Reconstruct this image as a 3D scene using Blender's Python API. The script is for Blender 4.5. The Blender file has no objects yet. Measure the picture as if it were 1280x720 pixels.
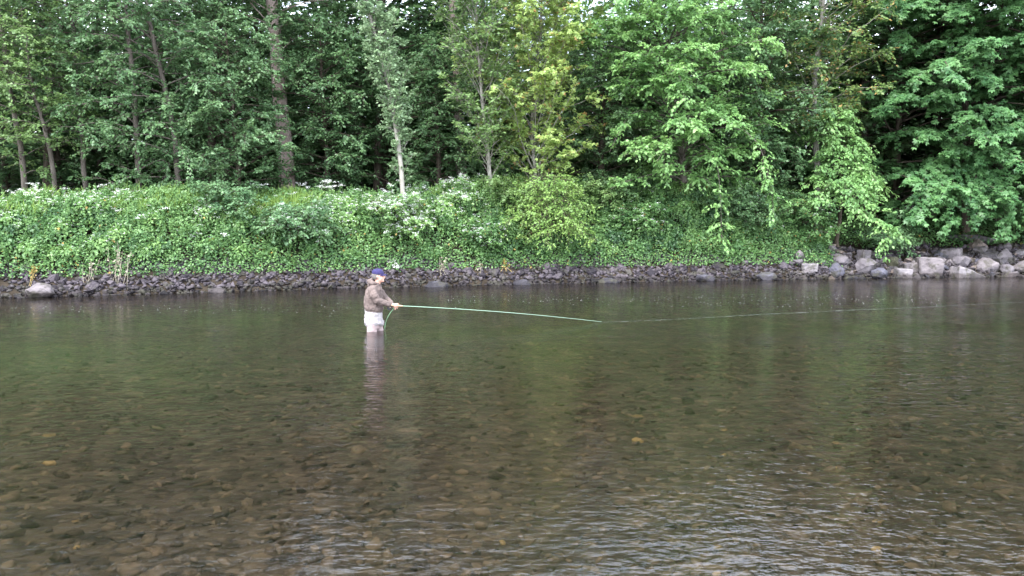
import bpy, bmesh, math, random
import numpy as np
from mathutils import Vector, Matrix

scene = bpy.context.scene
COL = scene.collection
rng = np.random.default_rng(7)
random.seed(7)

# ------------------------------------------------------------------ camera
CAM_H, F, HOR = 2.2, 1108.0, 265.0           # eye height above the water, focal length in photo pixels
PITCH = math.atan((360 - HOR) / F)
cam = bpy.data.cameras.new('camera')
cam.sensor_width = 36; cam.lens = F / 1280 * 36
cam.clip_start = 0.1; cam.clip_end = 1500
cam_o = bpy.data.objects.new('camera', cam); COL.objects.link(cam_o)
cam_o.location = (0, 0, CAM_H)
cam_o.rotation_euler = (math.radians(90) - PITCH, 0, 0)
scene.camera = cam_o

# ------------------------------------------------------------------ sky and sun
SUN_EL, SUN_AZ = math.radians(60), math.radians(212)     # azimuth clockwise from +Y
world = bpy.data.worlds.new('World'); scene.world = world; world.use_nodes = True
wn = world.node_tree.nodes; wl = world.node_tree.links
wn.clear()
sky = wn.new('ShaderNodeTexSky'); sky.sky_type = 'NISHITA'; sky.sun_disc = False
sky.sun_elevation = SUN_EL; sky.sun_rotation = SUN_AZ
sky.air_density = 1.0; sky.dust_density = 3.5; sky.ozone_density = 1.0
cl_t = wn.new('ShaderNodeTexCoord'); cl_n = wn.new('ShaderNodeTexNoise')
cl_n.inputs['Scale'].default_value = 2.2; cl_n.inputs['Detail'].default_value = 6
cl_r = wn.new('ShaderNodeValToRGB'); cl_r.color_ramp.elements[0].position = 0.30; cl_r.color_ramp.elements[1].position = 0.60
cl_m = wn.new('ShaderNodeMixRGB'); cl_m.inputs['Color2'].default_value = (8.4, 9.2, 10.4, 1)   # thin bright cloud
bg = wn.new('ShaderNodeBackground'); bg.inputs['Strength'].default_value = 0.15
wo = wn.new('ShaderNodeOutputWorld')
wl.new(cl_t.outputs['Generated'], cl_n.inputs['Vector']); wl.new(cl_n.outputs['Fac'], cl_r.inputs['Fac'])
wl.new(cl_r.outputs['Color'], cl_m.inputs['Fac']); wl.new(sky.outputs['Color'], cl_m.inputs['Color1'])
wl.new(cl_m.outputs['Color'], bg.inputs['Color']); wl.new(bg.outputs['Background'], wo.inputs['Surface'])

sun = bpy.data.lights.new('sun', 'SUN'); sun.energy = 1.5; sun.angle = math.radians(18); sun.color = (1.0, 0.975, 0.94)
sun_o = bpy.data.objects.new('sun', sun); COL.objects.link(sun_o)
sv = Vector((math.sin(SUN_AZ) * math.cos(SUN_EL), math.cos(SUN_AZ) * math.cos(SUN_EL), math.sin(SUN_EL)))
sun_o.rotation_euler = sv.to_track_quat('Z', 'Y').to_euler(); sun_o.location = (-20, -30, 60)

vs = scene.view_settings
vs.view_transform = 'Standard'; vs.look = 'None'; vs.gamma = 1.0; vs.exposure = 2.25; vs.use_curve_mapping = False
scene.cycles.max_bounces = 6; scene.cycles.transparent_max_bounces = 8
scene.cycles.diffuse_bounces = 4; scene.cycles.glossy_bounces = 2; scene.cycles.transmission_bounces = 3

# ------------------------------------------------------------------ helpers: photo geometry
CP, SP = math.cos(PITCH), math.sin(PITCH)
def ray(px, py):
    cx, cy = (px - 640) / F, (360 - py) / F
    return np.array([cx, CP + cy * SP, -SP + cy * CP])
def at(px, py, Y):
    d = ray(px, py); k = Y / d[1]
    return np.array([d[0] * k, Y, CAM_H + d[2] * k])
def ground(px, py, z=0.0):
    d = ray(px, py); k = (z - CAM_H) / d[2]
    return np.array([d[0] * k, d[1] * k, z])
def scale_at(Y): return Y / F                 # metres per photo pixel

# ------------------------------------------------------------------ helpers: noise
def _hash(ix, iy, iz):
    n = (ix * 374761393 + iy * 668265263 + iz * 2147483647 + 144665) & 0xffffffff
    n = ((n ^ (n >> 13)) * 1274126177) & 0xffffffff
    return ((n ^ (n >> 16)) & 0xffff) / 65535.0
def vnoise(x, y, z=0.0):
    x, y, z = np.broadcast_arrays(np.asarray(x, float), np.asarray(y, float), np.asarray(z, float))
    ix, iy, iz = np.floor(x).astype(np.int64), np.floor(y).astype(np.int64), np.floor(z).astype(np.int64)
    fx, fy, fz = x - ix, y - iy, z - iz
    fx, fy, fz = [f * f * (3 - 2 * f) for f in (fx, fy, fz)]
    r = 0
    for a in (0, 1):
        for b in (0, 1):
            for c in (0, 1):
                w = (fx if a else 1 - fx) * (fy if b else 1 - fy) * (fz if c else 1 - fz)
                r = r + w * _hash(ix + a, iy + b, iz + c)
    return r * 2 - 1
def fnoise(x, y, z=0.0, o=3):
    r, a = 0, 1.0
    for i in range(o):
        r = r + a * vnoise(x * 2 ** i + 17 * i, y * 2 ** i + 5 * i, np.asarray(z) * 2 ** i); a *= 0.5
    return r
def norm(v): return v / np.maximum(np.linalg.norm(v, axis=-1, keepdims=True), 1e-9)
def sstep(a, b, x):
    t = np.clip((np.asarray(x, float) - a) / (b - a), 0, 1); return t * t * (3 - 2 * t)

# ------------------------------------------------------------------ helpers: meshes and objects
def raw_mesh(name, V, loops, starts, smooth=False):
    me = bpy.data.meshes.new(name)
    V = np.ascontiguousarray(V, dtype=np.float32); loops = np.ascontiguousarray(loops, dtype=np.int32)
    me.vertices.add(len(V)); me.vertices.foreach_set('co', V.ravel())
    me.loops.add(len(loops)); me.loops.foreach_set('vertex_index', loops)
    me.polygons.add(len(starts)); me.polygons.foreach_set('loop_start', np.ascontiguousarray(starts, dtype=np.int32))
    if smooth: me.polygons.foreach_set('use_smooth', np.ones(len(starts), dtype=bool))
    me.update(calc_edges=True); me.validate()
    return me
def quads_mesh(name, V, Q, smooth=False):
    Q = np.asarray(Q); return raw_mesh(name, V, Q.ravel(), np.arange(len(Q)) * 4, smooth)
def tris_mesh(name, V, T, smooth=False):
    T = np.asarray(T); return raw_mesh(name, V, T.ravel(), np.arange(len(T)) * 3, smooth)
def link(name, me, mat=None, parent=None):
    o = bpy.data.objects.new(name, me); COL.objects.link(o)
    if mat is not None and me is not None and not me.materials: me.materials.append(mat)
    if parent is not None: o.parent = parent
    return o
def tag(o, label=None, cat=None, group=None, kind=None):
    if label: o['label'] = label
    if cat: o['category'] = cat
    if group: o['group'] = group
    if kind: o['kind'] = kind
    return o
def empty(name, loc=(0, 0, 0)):
    o = bpy.data.objects.new(name, None); COL.objects.link(o); o.location = loc; o.empty_display_size = 0.2
    return o

class Acc:                                    # collects quads from many tubes and leaves
    def __init__(self): self.V = []; self.Q = []; self.n = 0
    def add(self, V, Q):
        self.V.append(V.reshape(-1, 3)); self.Q.append(np.asarray(Q).reshape(-1, 4) + self.n); self.n += len(self.V[-1])
    def mesh(self, name, smooth=False, offset=(0, 0, 0)):
        return quads_mesh(name, np.concatenate(self.V) - np.array(offset), np.concatenate(self.Q), smooth)

def tubes(acc, P, R, n=5):
    """P (M,K,3) polylines, R (M,K) radii: n-sided open tubes"""
    P = np.asarray(P, float); R = np.asarray(R, float)
    if P.ndim == 2: P = P[None]; R = R[None]
    M, K, _ = P.shape
    T = np.empty_like(P); T[:, 1:-1] = P[:, 2:] - P[:, :-2]; T[:, 0] = P[:, 1] - P[:, 0]; T[:, -1] = P[:, -1] - P[:, -2]
    T = norm(T)
    ref = np.where(np.abs(T[..., 2:3]) > 0.9, np.array([1.0, 0, 0]), np.array([0, 0, 1.0]))
    A = norm(np.cross(T, ref)); B = np.cross(T, A)
    a = np.arange(n) / n * 2 * math.pi
    V = P[:, :, None] + R[:, :, None, None] * (np.cos(a)[:, None] * A[:, :, None] + np.sin(a)[:, None] * B[:, :, None])
    idx = np.arange(M * K * n).reshape(M, K, n)
    q = np.stack([idx[:, :-1], np.roll(idx[:, :-1], -1, 2), np.roll(idx[:, 1:], -1, 2), idx[:, 1:]], -1)
    acc.add(V, q)

KITE = (np.array([[0, 0, 0], [.33, .42, .07], [0, 1, -.10], [-.33, .42, .07]]), np.array([[0, 1, 2, 3]]))
_a = math.radians(52)
def _rot(v, s): return np.array([v[0] * math.cos(_a * s) - v[1] * math.sin(_a * s), v[0] * math.sin(_a * s) + v[1] * math.cos(_a * s), v[2]])
_l = [np.array([.22, .5, .05]), np.array([0, .95, -.10]), np.array([-.22, .5, .05])]
MAPLE = (np.array([[0, 0, 0]] + _l + [_rot(v * .85, 1) for v in _l] + [_rot(v * .85, -1) for v in _l]),
         np.array([[0, 1, 2, 3], [0, 4, 5, 6], [0, 7, 8, 9]]))
BLADE = (np.array([[-.03, 0, 0], [.03, 0, 0], [.022, .6, -.05], [0, 1, -.22]]), np.array([[0, 1, 2, 3]]))
OVAL = (np.array([[0, 0, 0], [.30, .25, .05], [.27, .7, .03], [0, 1, -.08], [-.27, .7, .03], [-.30, .25, .05]]),
        np.array([[0, 1, 2, 3], [0, 3, 4, 5]]))
def leaves(acc, P, D, N, S, shape=KITE):
    D = norm(D); X = norm(np.cross(D, N)); Z = np.cross(X, D)
    v, q = shape
    V = P[:, None] + S[:, None, None] * (v[None, :, 0:1] * X[:, None] + v[None, :, 1:2] * D[:, None] + v[None, :, 2:3] * Z[:, None])
    Q = q[None] + (np.arange(len(P)) * len(v))[:, None, None]
    acc.add(V, Q)

# ------------------------------------------------------------------ helpers: materials
def new_mat(name):
    m = bpy.data.materials.new(name); m.use_nodes = True; m.node_tree.nodes.clear()
    return m, m.node_tree.nodes, m.node_tree.links
def ramp(n, stops):
    r = n.new('ShaderNodeValToRGB'); e = r.color_ramp.elements
    while len(e) < len(stops): e.new(0.5)
    for i, (p, c) in enumerate(stops): e[i].position = p; e[i].color = (*c, 1)
    return r
def leaf_mat(name, c_lo, c_hi, odd=None, odd_amt=0.05, trans=0.35, patch=1.2, gloss=0.035):
    """leaf colour varies leaf by leaf and from spray to spray"""
    m, n, l = new_mat(name)
    geo = n.new('ShaderNodeNewGeometry'); tc = n.new('ShaderNodeTexCoord')
    nz = n.new('ShaderNodeTexNoise'); nz.inputs['Scale'].default_value = patch; nz.inputs['Detail'].default_value = 2
    l.new(tc.outputs['Object'], nz.inputs['Vector'])
    mx = n.new('ShaderNodeMath'); mx.operation = 'MULTIPLY_ADD'; mx.inputs[1].default_value = 0.55
    sub = n.new('ShaderNodeMath'); sub.operation = 'MULTIPLY_ADD'; sub.inputs[1].default_value = 1.6; sub.inputs[2].default_value = -0.58
    l.new(nz.outputs['Fac'], sub.inputs[0]); l.new(sub.outputs[0], mx.inputs[2]); l.new(geo.outputs['Random Per Island'], mx.inputs[0])
    st = [(0.0, c_lo), (1.0, c_hi)]
    r = ramp(n, st); l.new(mx.outputs[0], r.inputs['Fac'])
    col = r.outputs['Color']
    if odd:
        w = n.new('ShaderNodeMath'); w.operation = 'MULTIPLY'; w.inputs[1].default_value = 37.7
        fr = n.new('ShaderNodeMath'); fr.operation = 'FRACT'; lt = n.new('ShaderNodeMath'); lt.operation = 'LESS_THAN'; lt.inputs[1].default_value = odd_amt
        l.new(geo.outputs['Random Per Island'], w.inputs[0]); l.new(w.outputs[0], fr.inputs[0]); l.new(fr.outputs[0], lt.inputs[0])
        mm = n.new('ShaderNodeMixRGB'); mm.inputs['Color2'].default_value = (*odd, 1)
        l.new(lt.outputs[0], mm.inputs['Fac']); l.new(col, mm.inputs['Color1']); col = mm.outputs['Color']
    d = n.new('ShaderNodeBsdfDiffuse'); t = n.new('ShaderNodeBsdfTranslucent'); g = n.new('ShaderNodeBsdfGlossy')
    g.inputs['Roughness'].default_value = 0.5
    l.new(col, d.inputs['Color'])
    hs = n.new('ShaderNodeHueSaturation'); hs.inputs['Hue'].default_value = 0.485; hs.inputs['Value'].default_value = 1.25
    l.new(col, hs.inputs['Color']); l.new(hs.outputs['Color'], t.inputs['Color'])
    m1 = n.new('ShaderNodeMixShader'); m1.inputs['Fac'].default_value = trans
    m2 = n.new('ShaderNodeMixShader'); m2.inputs['Fac'].default_value = gloss
    o = n.new('ShaderNodeOutputMaterial')
    l.new(d.outputs[0], m1.inputs[1]); l.new(t.outputs[0], m1.inputs[2])
    l.new(m1.outputs[0], m2.inputs[1]); l.new(g.outputs[0], m2.inputs[2]); l.new(m2.outputs[0], o.inputs['Surface'])
    return m
def solid_mat(name, c_lo, c_hi, scale=6.0, rough=0.8, bump=0.3, bscale=30.0, dist=0.02, island=0.0, spec=0.3, detail=6, stretch=None, obj_rand=0.0, wet=False):
    m, n, l = new_mat(name)
    tc = n.new('ShaderNodeTexCoord'); src = tc.outputs['Object']
    if stretch:
        mp = n.new('ShaderNodeMapping'); mp.inputs['Scale'].default_value = stretch; l.new(src, mp.inputs['Vector']); src = mp.outputs['Vector']
    nz = n.new('ShaderNodeTexNoise'); nz.inputs['Scale'].default_value = scale; nz.inputs['Detail'].default_value = detail
    l.new(src, nz.inputs['Vector'])
    r = ramp(n, [(0.3, c_lo), (0.7, c_hi)])
    fac = nz.outputs['Fac']
    if island or obj_rand:
        geo = n.new('ShaderNodeNewGeometry'); oi = n.new('ShaderNodeObjectInfo')
        ma = n.new('ShaderNodeMath'); ma.operation = 'MULTIPLY_ADD'; ma.inputs[1].default_value = island or obj_rand
        l.new((geo.outputs['Random Per Island'] if island else oi.outputs['Random']), ma.inputs[0])
        mb = n.new('ShaderNodeMath'); mb.operation = 'SUBTRACT'; mb.inputs[1].default_value = (island or obj_rand) * 0.5
        l.new(fac, mb.inputs[0]); l.new(mb.outputs[0], ma.inputs[2]); fac = ma.outputs[0]
    l.new(fac, r.inputs['Fac'])
    colour = r.outputs['Color']
    if wet:                                            # splash line and lichen stains
        g2 = n.new('ShaderNodeNewGeometry'); sx = n.new('ShaderNodeSeparateXYZ'); l.new(g2.outputs['Position'], sx.inputs[0])
        n3 = n.new('ShaderNodeTexNoise'); n3.inputs['Scale'].default_value = 5; n3.inputs['Detail'].default_value = 4; l.new(g2.outputs['Position'], n3.inputs['Vector'])
        k1 = n.new('ShaderNodeMath'); k1.operation = 'MULTIPLY_ADD'; k1.inputs[1].default_value = -.22; l.new(n3.outputs['Fac'], k1.inputs[0]); l.new(sx.outputs['Z'], k1.inputs[2])
        wr_ = ramp(n, [(.0, (.38, .36, .34)), (.07, (1, 1, 1))]); l.new(k1.outputs[0], wr_.inputs['Fac'])
        mu = n.new('ShaderNodeMixRGB'); mu.blend_type = 'MULTIPLY'; mu.inputs['Fac'].default_value = 1; l.new(colour, mu.inputs['Color1']); l.new(wr_.outputs['Color'], mu.inputs['Color2'])
        n4 = n.new('ShaderNodeTexNoise'); n4.inputs['Scale'].default_value = 3.1; n4.inputs['Detail'].default_value = 7; n4.inputs['Roughness'].default_value = .65; l.new(g2.outputs['Position'], n4.inputs['Vector'])
        st = ramp(n, [(.50, (0, 0, 0)), (.60, (1, 1, 1))]); l.new(n4.outputs['Fac'], st.inputs['Fac'])
        sm = n.new('ShaderNodeMixRGB'); sm.inputs['Color2'].default_value = (.045, .042, .028, 1); sf = n.new('ShaderNodeMath'); sf.operation = 'MULTIPLY'; sf.inputs[1].default_value = .7
        l.new(st.outputs['Color'], sf.inputs[0]); l.new(sf.outputs[0], sm.inputs['Fac']); l.new(mu.outputs['Color'], sm.inputs['Color1']); colour = sm.outputs['Color']
    b2 = n.new('ShaderNodeTexNoise'); b2.inputs['Scale'].default_value = bscale; b2.inputs['Detail'].default_value = 5
    l.new(src, b2.inputs['Vector'])
    bp = n.new('ShaderNodeBump'); bp.inputs['Strength'].default_value = bump; bp.inputs['Distance'].default_value = dist
    l.new(b2.outputs['Fac'], bp.inputs['Height'])
    p = n.new('ShaderNodeBsdfPrincipled'); p.inputs['Roughness'].default_value = rough; p.inputs['Specular IOR Level'].default_value = spec
    l.new(colour, p.inputs['Base Color']); l.new(bp.outputs['Normal'], p.inputs['Normal'])
    o = n.new('ShaderNodeOutputMaterial'); l.new(p.outputs[0], o.inputs['Surface'])
    return m

# ------------------------------------------------------------------ the river and its banks
WL = np.array([ground(*p)[:2] for p in [(-60, 375), (0, 372.5), (200, 367), (400, 361), (560, 357), (760, 353), (900, 350.5), (1000, 349), (1100, 347.5), (1280, 345.5)]])
wlx = np.concatenate([[-160, -40], WL[:, 0], [40, 160]]); wly = np.concatenate([[17.0, 19.0], WL[:, 1], [34.0, 40.0]])
def Yw(X): return np.interp(X, wlx, wly)
def bank_z(X, t):
    A = np.interp(t, [-60, -6, -1, 0, .75, 1.6, 2.5, 4.0, 6, 30, 60, 160], [-.9, -.72, -.34, -.04, .50, 1.20, 1.72, 1.92, 1.9, 3.0, 6.0, 16.0])
    B = np.interp(t, [-60, -6, -1, 0, 1.0, 2.5, 4.2, 6, 30, 60, 160], [-.9, -.72, -.34, -.06, .34, .82, 1.55, 1.9, 3.0, 6.0, 16.0])
    w = sstep(9.0, 12.5, X); return A * (1 - w) + B * w
def bed_z(X, Y):
    """depth of the bed under water, shallow by the camera and deeper past the angler"""
    return np.interp(Y, [-60, 1.0, 2.2, 4, 8, 16, 20, 40], [1.2, .9, .1, -.20, -.36, -.60, -.78, -.9]) + .05 * fnoise(X * .35, Y * .35)
def terrain(X, Y):
    t = Y - Yw(X); zb = bed_z(X, Y); zk = bank_z(X, t)
    w = sstep(-6.0, -.6, t)
    n = .07 * fnoise(X * .8, Y * .8, 3.3) * sstep(.3, 2, t)
    return zb * (1 - w) + np.where(t > -6, zk, 0) * w + n

M_earth = solid_mat('bank_earth', (.016, .012, .009), (.045, .035, .025), scale=3, rough=.95, bump=.6, bscale=14, dist=.05, spec=.1)
def bed_material():
    m, n, l = new_mat('river_bed_gravel')
    tc = n.new('ShaderNodeTexCoord')
    vo = n.new('ShaderNodeTexVoronoi'); vo.inputs['Scale'].default_value = 9.0
    ns = n.new('ShaderNodeTexNoise'); ns.inputs['Scale'].default_value = 2.0; ns.inputs['Detail'].default_value = 8
    sep = n.new('ShaderNodeSeparateColor')
    l.new(tc.outputs['Object'], vo.inputs['Vector']); l.new(tc.outputs['Object'], ns.inputs['Vector']); l.new(vo.outputs['Color'], sep.inputs['Color'])
    ad = n.new('ShaderNodeMath'); ad.operation = 'MULTIPLY_ADD'; ad.inputs[1].default_value = .5
    l.new(sep.outputs['Red'], ad.inputs[0])
    sb = n.new('ShaderNodeMath'); sb.operation = 'SUBTRACT'; sb.inputs[1].default_value = .22
    l.new(ns.outputs['Fac'], sb.inputs[0]); l.new(sb.outputs[0], ad.inputs[2])
    r = ramp(n, [(.05, (.022, .018, .015)), (.45, (.052, .041, .031)), (.8, (.105, .082, .057)), (1.0, (.21, .16, .105))])
    l.new(ad.outputs[0], r.inputs['Fac'])
    bp = n.new('ShaderNodeBump'); bp.inputs['Strength'].default_value = .9; bp.inputs['Distance'].default_value = .05; bp.invert = True
    l.new(vo.outputs['Distance'], bp.inputs['Height'])
    p = n.new('ShaderNodeBsdfPrincipled'); p.inputs['Roughness'].default_value = .9; p.inputs['Specular IOR Level'].default_value = .1
    l.new(r.outputs['Color'], p.inputs['Base Color']); l.new(bp.outputs['Normal'], p.inputs['Normal'])
    o = n.new('ShaderNodeOutputMaterial'); l.new(p.outputs[0], o.inputs['Surface'])
    return m
M_bed = bed_material()

def sheet(name, xs, us, yfun, mat, kind='structure'):
    X, U = np.meshgrid(xs, us); Y = yfun(X, U); Z = terrain(X, Y)
    V = np.stack([X, Y, Z], -1).reshape(-1, 3); nx = len(xs)
    i = np.arange(len(us) - 1)[:, None] * nx + np.arange(nx - 1)[None]
    Q = np.stack([i, i + 1, i + 1 + nx, i + nx], -1).reshape(-1, 4)
    o = link(name, quads_mesh(name, V, Q, True), mat); tag(o, kind=kind); return o
xs = np.concatenate([np.linspace(-160, -24, 18)[:-1], np.linspace(-24, 26, 240), np.linspace(26, 160, 18)[1:]])
# river bed: v 0..1 from the near bank to just under the far waterline; the far bank starts on the same row
bed = sheet('river_bed', xs, np.concatenate([[-60, -20, -6], np.linspace(-2, 3, 12)[:-1], np.linspace(3, 14, 60)[:-1], np.linspace(14, 19, 14)]) / 19.0,
            lambda X, U: np.where(U < 0, U * 19, U * (Yw(X) - .15)), M_bed)
tag(bed, 'brown stony river bed seen through clear shallow water', None)
bank = sheet('river_bank', xs, np.concatenate([[-.15, 0, .2, .4, .6, .8], np.linspace(1, 7, 26), [9, 12, 16, 22, 30, 45, 60, 100, 160]]),
             lambda X, U: Yw(X) + U, M_earth)
tag(bank, 'overgrown earth bank along the far side of the river', None)

def water_material():
    m, n, l = new_mat('river_water')
    tc = n.new('ShaderNodeTexCoord')
    def nz(scale, sx, sy, rot, detail=2, w=0):
        mp = n.new('ShaderNodeMapping'); mp.inputs['Scale'].default_value = (sx, sy, 1); mp.inputs['Rotation'].default_value = (0, 0, rot); mp.inputs['Location'].default_value = (w, w * .7, 0)
        t = n.new('ShaderNodeTexNoise'); t.inputs['Scale'].default_value = scale; t.inputs['Detail'].default_value = detail; t.inputs['Roughness'].default_value = .5
        l.new(tc.outputs['Object'], mp.inputs['Vector']); l.new(mp.outputs['Vector'], t.inputs['Vector']); return t.outputs['Fac']
    big = nz(2.2, .8, 1.4, .25, 2, 3); mid = nz(8.0, .85, 1.2, -.15, 2, 11); fine = nz(22, .85, 1.15, .1, 2, 5)
    gust = nz(.16, 1.0, 1.4, .3, 2, 8)
    gr = ramp(n, [(.40, (.45, .45, .45)), (.62, (1, 1, 1))]); l.new(gust, gr.inputs['Fac'])
    def mul(a, k):
        x = n.new('ShaderNodeMath'); x.operation = 'MULTIPLY'; l.new(a, x.inputs[0])
        if isinstance(k, float): x.inputs[1].default_value = k
        else: l.new(k, x.inputs[1])
        return x.outputs[0]
    def add(a, b):
        x = n.new('ShaderNodeMath'); x.operation = 'ADD'; l.new(a, x.inputs[0]); l.new(b, x.inputs[1]); return x.outputs[0]
    h = mul(add(add(mul(big, .013), mul(mid, .0125)), mul(fine, .0038)), gr.outputs['Color'])
    g = ground(468, 413.5); vd = n.new('ShaderNodeVectorMath'); vd.operation = 'DISTANCE'; vd.inputs[1].default_value = (g[0], g[1], 0); l.new(tc.outputs['Object'], vd.inputs[0])
    sn = n.new('ShaderNodeMath'); sn.operation = 'SINE'; l.new(mul(vd.outputs['Value'], 42.0), sn.inputs[0])
    dec = n.new('ShaderNodeMath'); dec.operation = 'POWER'; dec.inputs[0].default_value = .12; l.new(vd.outputs['Value'], dec.inputs[1])
    h = add(h, mul(mul(sn.outputs[0], dec.outputs[0]), .0045))
    bp = n.new('ShaderNodeBump'); bp.inputs['Strength'].default_value = 1.0; bp.inputs['Distance'].default_value = 1.0
    l.new(h, bp.inputs['Height'])
    fr = n.new('ShaderNodeFresnel'); fr.inputs['IOR'].default_value = 1.333; l.new(bp.outputs['Normal'], fr.inputs['Normal'])
    tr = n.new('ShaderNodeBsdfTransparent'); tr.inputs['Color'].default_value = (.63, .605, .575, 1)
    rf = n.new('ShaderNodeBsdfRefraction'); rf.inputs['IOR'].default_value = 1.333; rf.inputs['Roughness'].default_value = .02; rf.inputs['Color'].default_value = (.63, .605, .575, 1)
    l.new(bp.outputs['Normal'], rf.inputs['Normal'])
    mt = n.new('ShaderNodeMixShader'); mt.inputs['Fac'].default_value = .4; l.new(tr.outputs[0], mt.inputs[1]); l.new(rf.outputs[0], mt.inputs[2])
    gl = n.new('ShaderNodeBsdfGlossy'); gl.inputs['Roughness'].default_value = .02; l.new(bp.outputs['Normal'], gl.inputs['Normal'])
    mx = n.new('ShaderNodeMixShader'); o = n.new('ShaderNodeOutputMaterial')
    l.new(fr.outputs[0], mx.inputs['Fac']); l.new(mt.outputs[0], mx.inputs[1]); l.new(gl.outputs[0], mx.inputs[2]); l.new(mx.outputs[0], o.inputs['Surface'])
    return m
X, U = np.meshgrid(xs, np.linspace(0, 1, 12)); Y = 1.6 + U * (Yw(X) + .25 - 1.6)
V = np.stack([X, Y, np.zeros_like(X)], -1).reshape(-1, 3); nx = len(xs)
i = np.arange(11)[:, None] * nx + np.arange(nx - 1)[None]
water = link('river_water', quads_mesh('river_water', V, np.stack([i, i + 1, i + 1 + nx, i + nx], -1).reshape(-1, 4), True), water_material())
tag(water, 'clear rippled brown green river water', None, kind='structure')

# ------------------------------------------------------------------ rocks
def hull_mesh(name, pts, bevel=0.0, mat=None, rough=0.0, seed=0):
    bm = bmesh.new()
    for p in pts: bm.verts.new(p)
    r = bmesh.ops.convex_hull(bm, input=bm.verts)
    bmesh.ops.delete(bm, geom=list({g for g in r['geom_interior'] + r['geom_unused'] if isinstance(g, bmesh.types.BMVert)}), context='VERTS')
    if bevel:
        bmesh.ops.bevel(bm, geom=bm.edges[:], offset=bevel, segments=1, affect='EDGES', clamp_overlap=True)
        bmesh.ops.triangulate(bm, faces=bm.faces[:])
    if rough:
        for _ in range(2):
            bmesh.ops.subdivide_edges(bm, edges=[e for e in bm.edges if e.calc_length() > rough * 2.2], cuts=1); bmesh.ops.triangulate(bm, faces=bm.faces[:])
        bm.normal_update(); k = 1 / (rough * 9); c = np.array([v.co[:] for v in bm.verts]); d = fnoise(c[:, 0] * k + seed * 7, c[:, 1] * k, c[:, 2] * k, 3) * rough
        for v, q in zip(bm.verts, d): v.co += v.normal * float(q)
    bmesh.ops.recalc_face_normals(bm, faces=bm.faces[:])
    me = bpy.data.meshes.new(name); bm.to_mesh(me); bm.free()
    if mat: me.materials.append(mat)
    return me
def stone_pts(r, k=14, box=.55):
    p = norm(r.normal(size=(k, 3))); m = np.max(np.abs(p), axis=1, keepdims=True)
    p = p * (1 - box) + p / m * box * .8
    return p * r.uniform(.85, 1.05, (k, 1))
M_rip = solid_mat('rip_rap_stone', (.018, .014, .019), (.080, .066, .076), scale=5, rough=.75, bump=.5, bscale=25, island=.9, spec=.3, wet=True)
M_rip1 = solid_mat('rip_rap_stone_single', (.018, .014, .019), (.080, .066, .076), scale=5, rough=.75, bump=.5, bscale=25, obj_rand=.9, spec=.3, wet=True)
M_bedst = solid_mat('bed_stone', (.018, .0145, .0115), (.185, .138, .088), scale=3, rough=.85, bump=.4, bscale=20, island=.75, spec=.15)
M_bedst1 = solid_mat('bed_stone_single', (.018, .0145, .0115), (.185, .138, .088), scale=3, rough=.85, bump=.4, bscale=20, obj_rand=.75, spec=.15)
M_ochre = solid_mat('ochre_bed_stone', (.34, .22, .08), (.52, .37, .15), scale=6, rough=.85, bump=.3, bscale=20, spec=.15)

def rot_mats(r, n, tilt):
    a = r.uniform(0, 2 * math.pi, n); b = r.normal(0, tilt, n); c = r.normal(0, tilt, n)
    def R(ax, t):
        m = np.zeros((len(t), 3, 3)); i, j = [(1, 2), (0, 2), (0, 1)][ax]
        m[:, ax, ax] = 1; m[:, i, i] = np.cos(t); m[:, j, j] = np.cos(t); m[:, i, j] = -np.sin(t); m[:, j, i] = np.sin(t); return m
    return R(0, b) @ R(1, c) @ R(2, a)
def tri_data(me):
    me.calc_loop_triangles()
    v = np.empty(len(me.vertices) * 3, np.float32); me.vertices.foreach_get('co', v)
    t = np.empty(len(me.loop_triangles) * 3, np.int32); me.loop_triangles.foreach_get('vertices', t)
    return v.reshape(-1, 3), t.reshape(-1, 3)
def scatter_stones(name, parent, protos, P, S, mats_single, mat_joined, near, label_joined=None):
    """the ones that show largest become objects of their own, the rest one joined part"""
    r = np.random.default_rng(len(P)); n = len(P)
    Rm = rot_mats(r, n, .35); pick = r.integers(0, 9, n)
    if len(protos) > 9: pick[r.uniform(0, 1, n) < .045] = 9
    order = np.argsort(-near)
    single, rest = order[:300], order[300:]
    for j, k in enumerate(single):
        me = protos[pick[k]]
        o = bpy.data.objects.new('stone', me); COL.objects.link(o); o.parent = parent
        M4 = Matrix([[*(Rm[k][a] * S[k]), P[k][a]] for a in range(3)] + [[0, 0, 0, 1]])
        o.matrix_local = M4
    Vs, Ts, c = [], [], 0
    for q, me in enumerate(protos):
        v, t = tri_data(me); sel = rest[pick[rest] == q]
        W = np.einsum('nij,nvj->nvi', Rm[sel] * S[sel][:, None, :], np.repeat(v[None], len(sel), 0)) + P[sel][:, None]
        Ts.append((t[None] + (np.arange(len(sel)) * len(v))[:, None, None]).reshape(-1, 3) + c); Vs.append(W.reshape(-1, 3)); c += W.shape[0] * W.shape[1]
    o = link('stones', tris_mesh('stones', np.concatenate(Vs), np.concatenate(Ts), len(protos) > 9), mat_joined, parent); tag(o, kind='stuff')
    return o
pr = np.random.default_rng(21)
rip_protos = [hull_mesh('rip_rap_stone', stone_pts(pr, 9), 0, M_rip1) for _ in range(9)]
bed_protos = [hull_mesh('bed_stone', stone_pts(pr, 13, .15) * np.array([1, .8, .45]), 0, M_bedst1) for _ in range(9)]
bed_protos += [hull_mesh('ochre_bed_stone', stone_pts(pr, 13, .1) * np.array([.6, .5, .3]), 0, M_ochre)]

for me in bed_protos:
    for p in me.polygons: p.use_smooth = True
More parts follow.
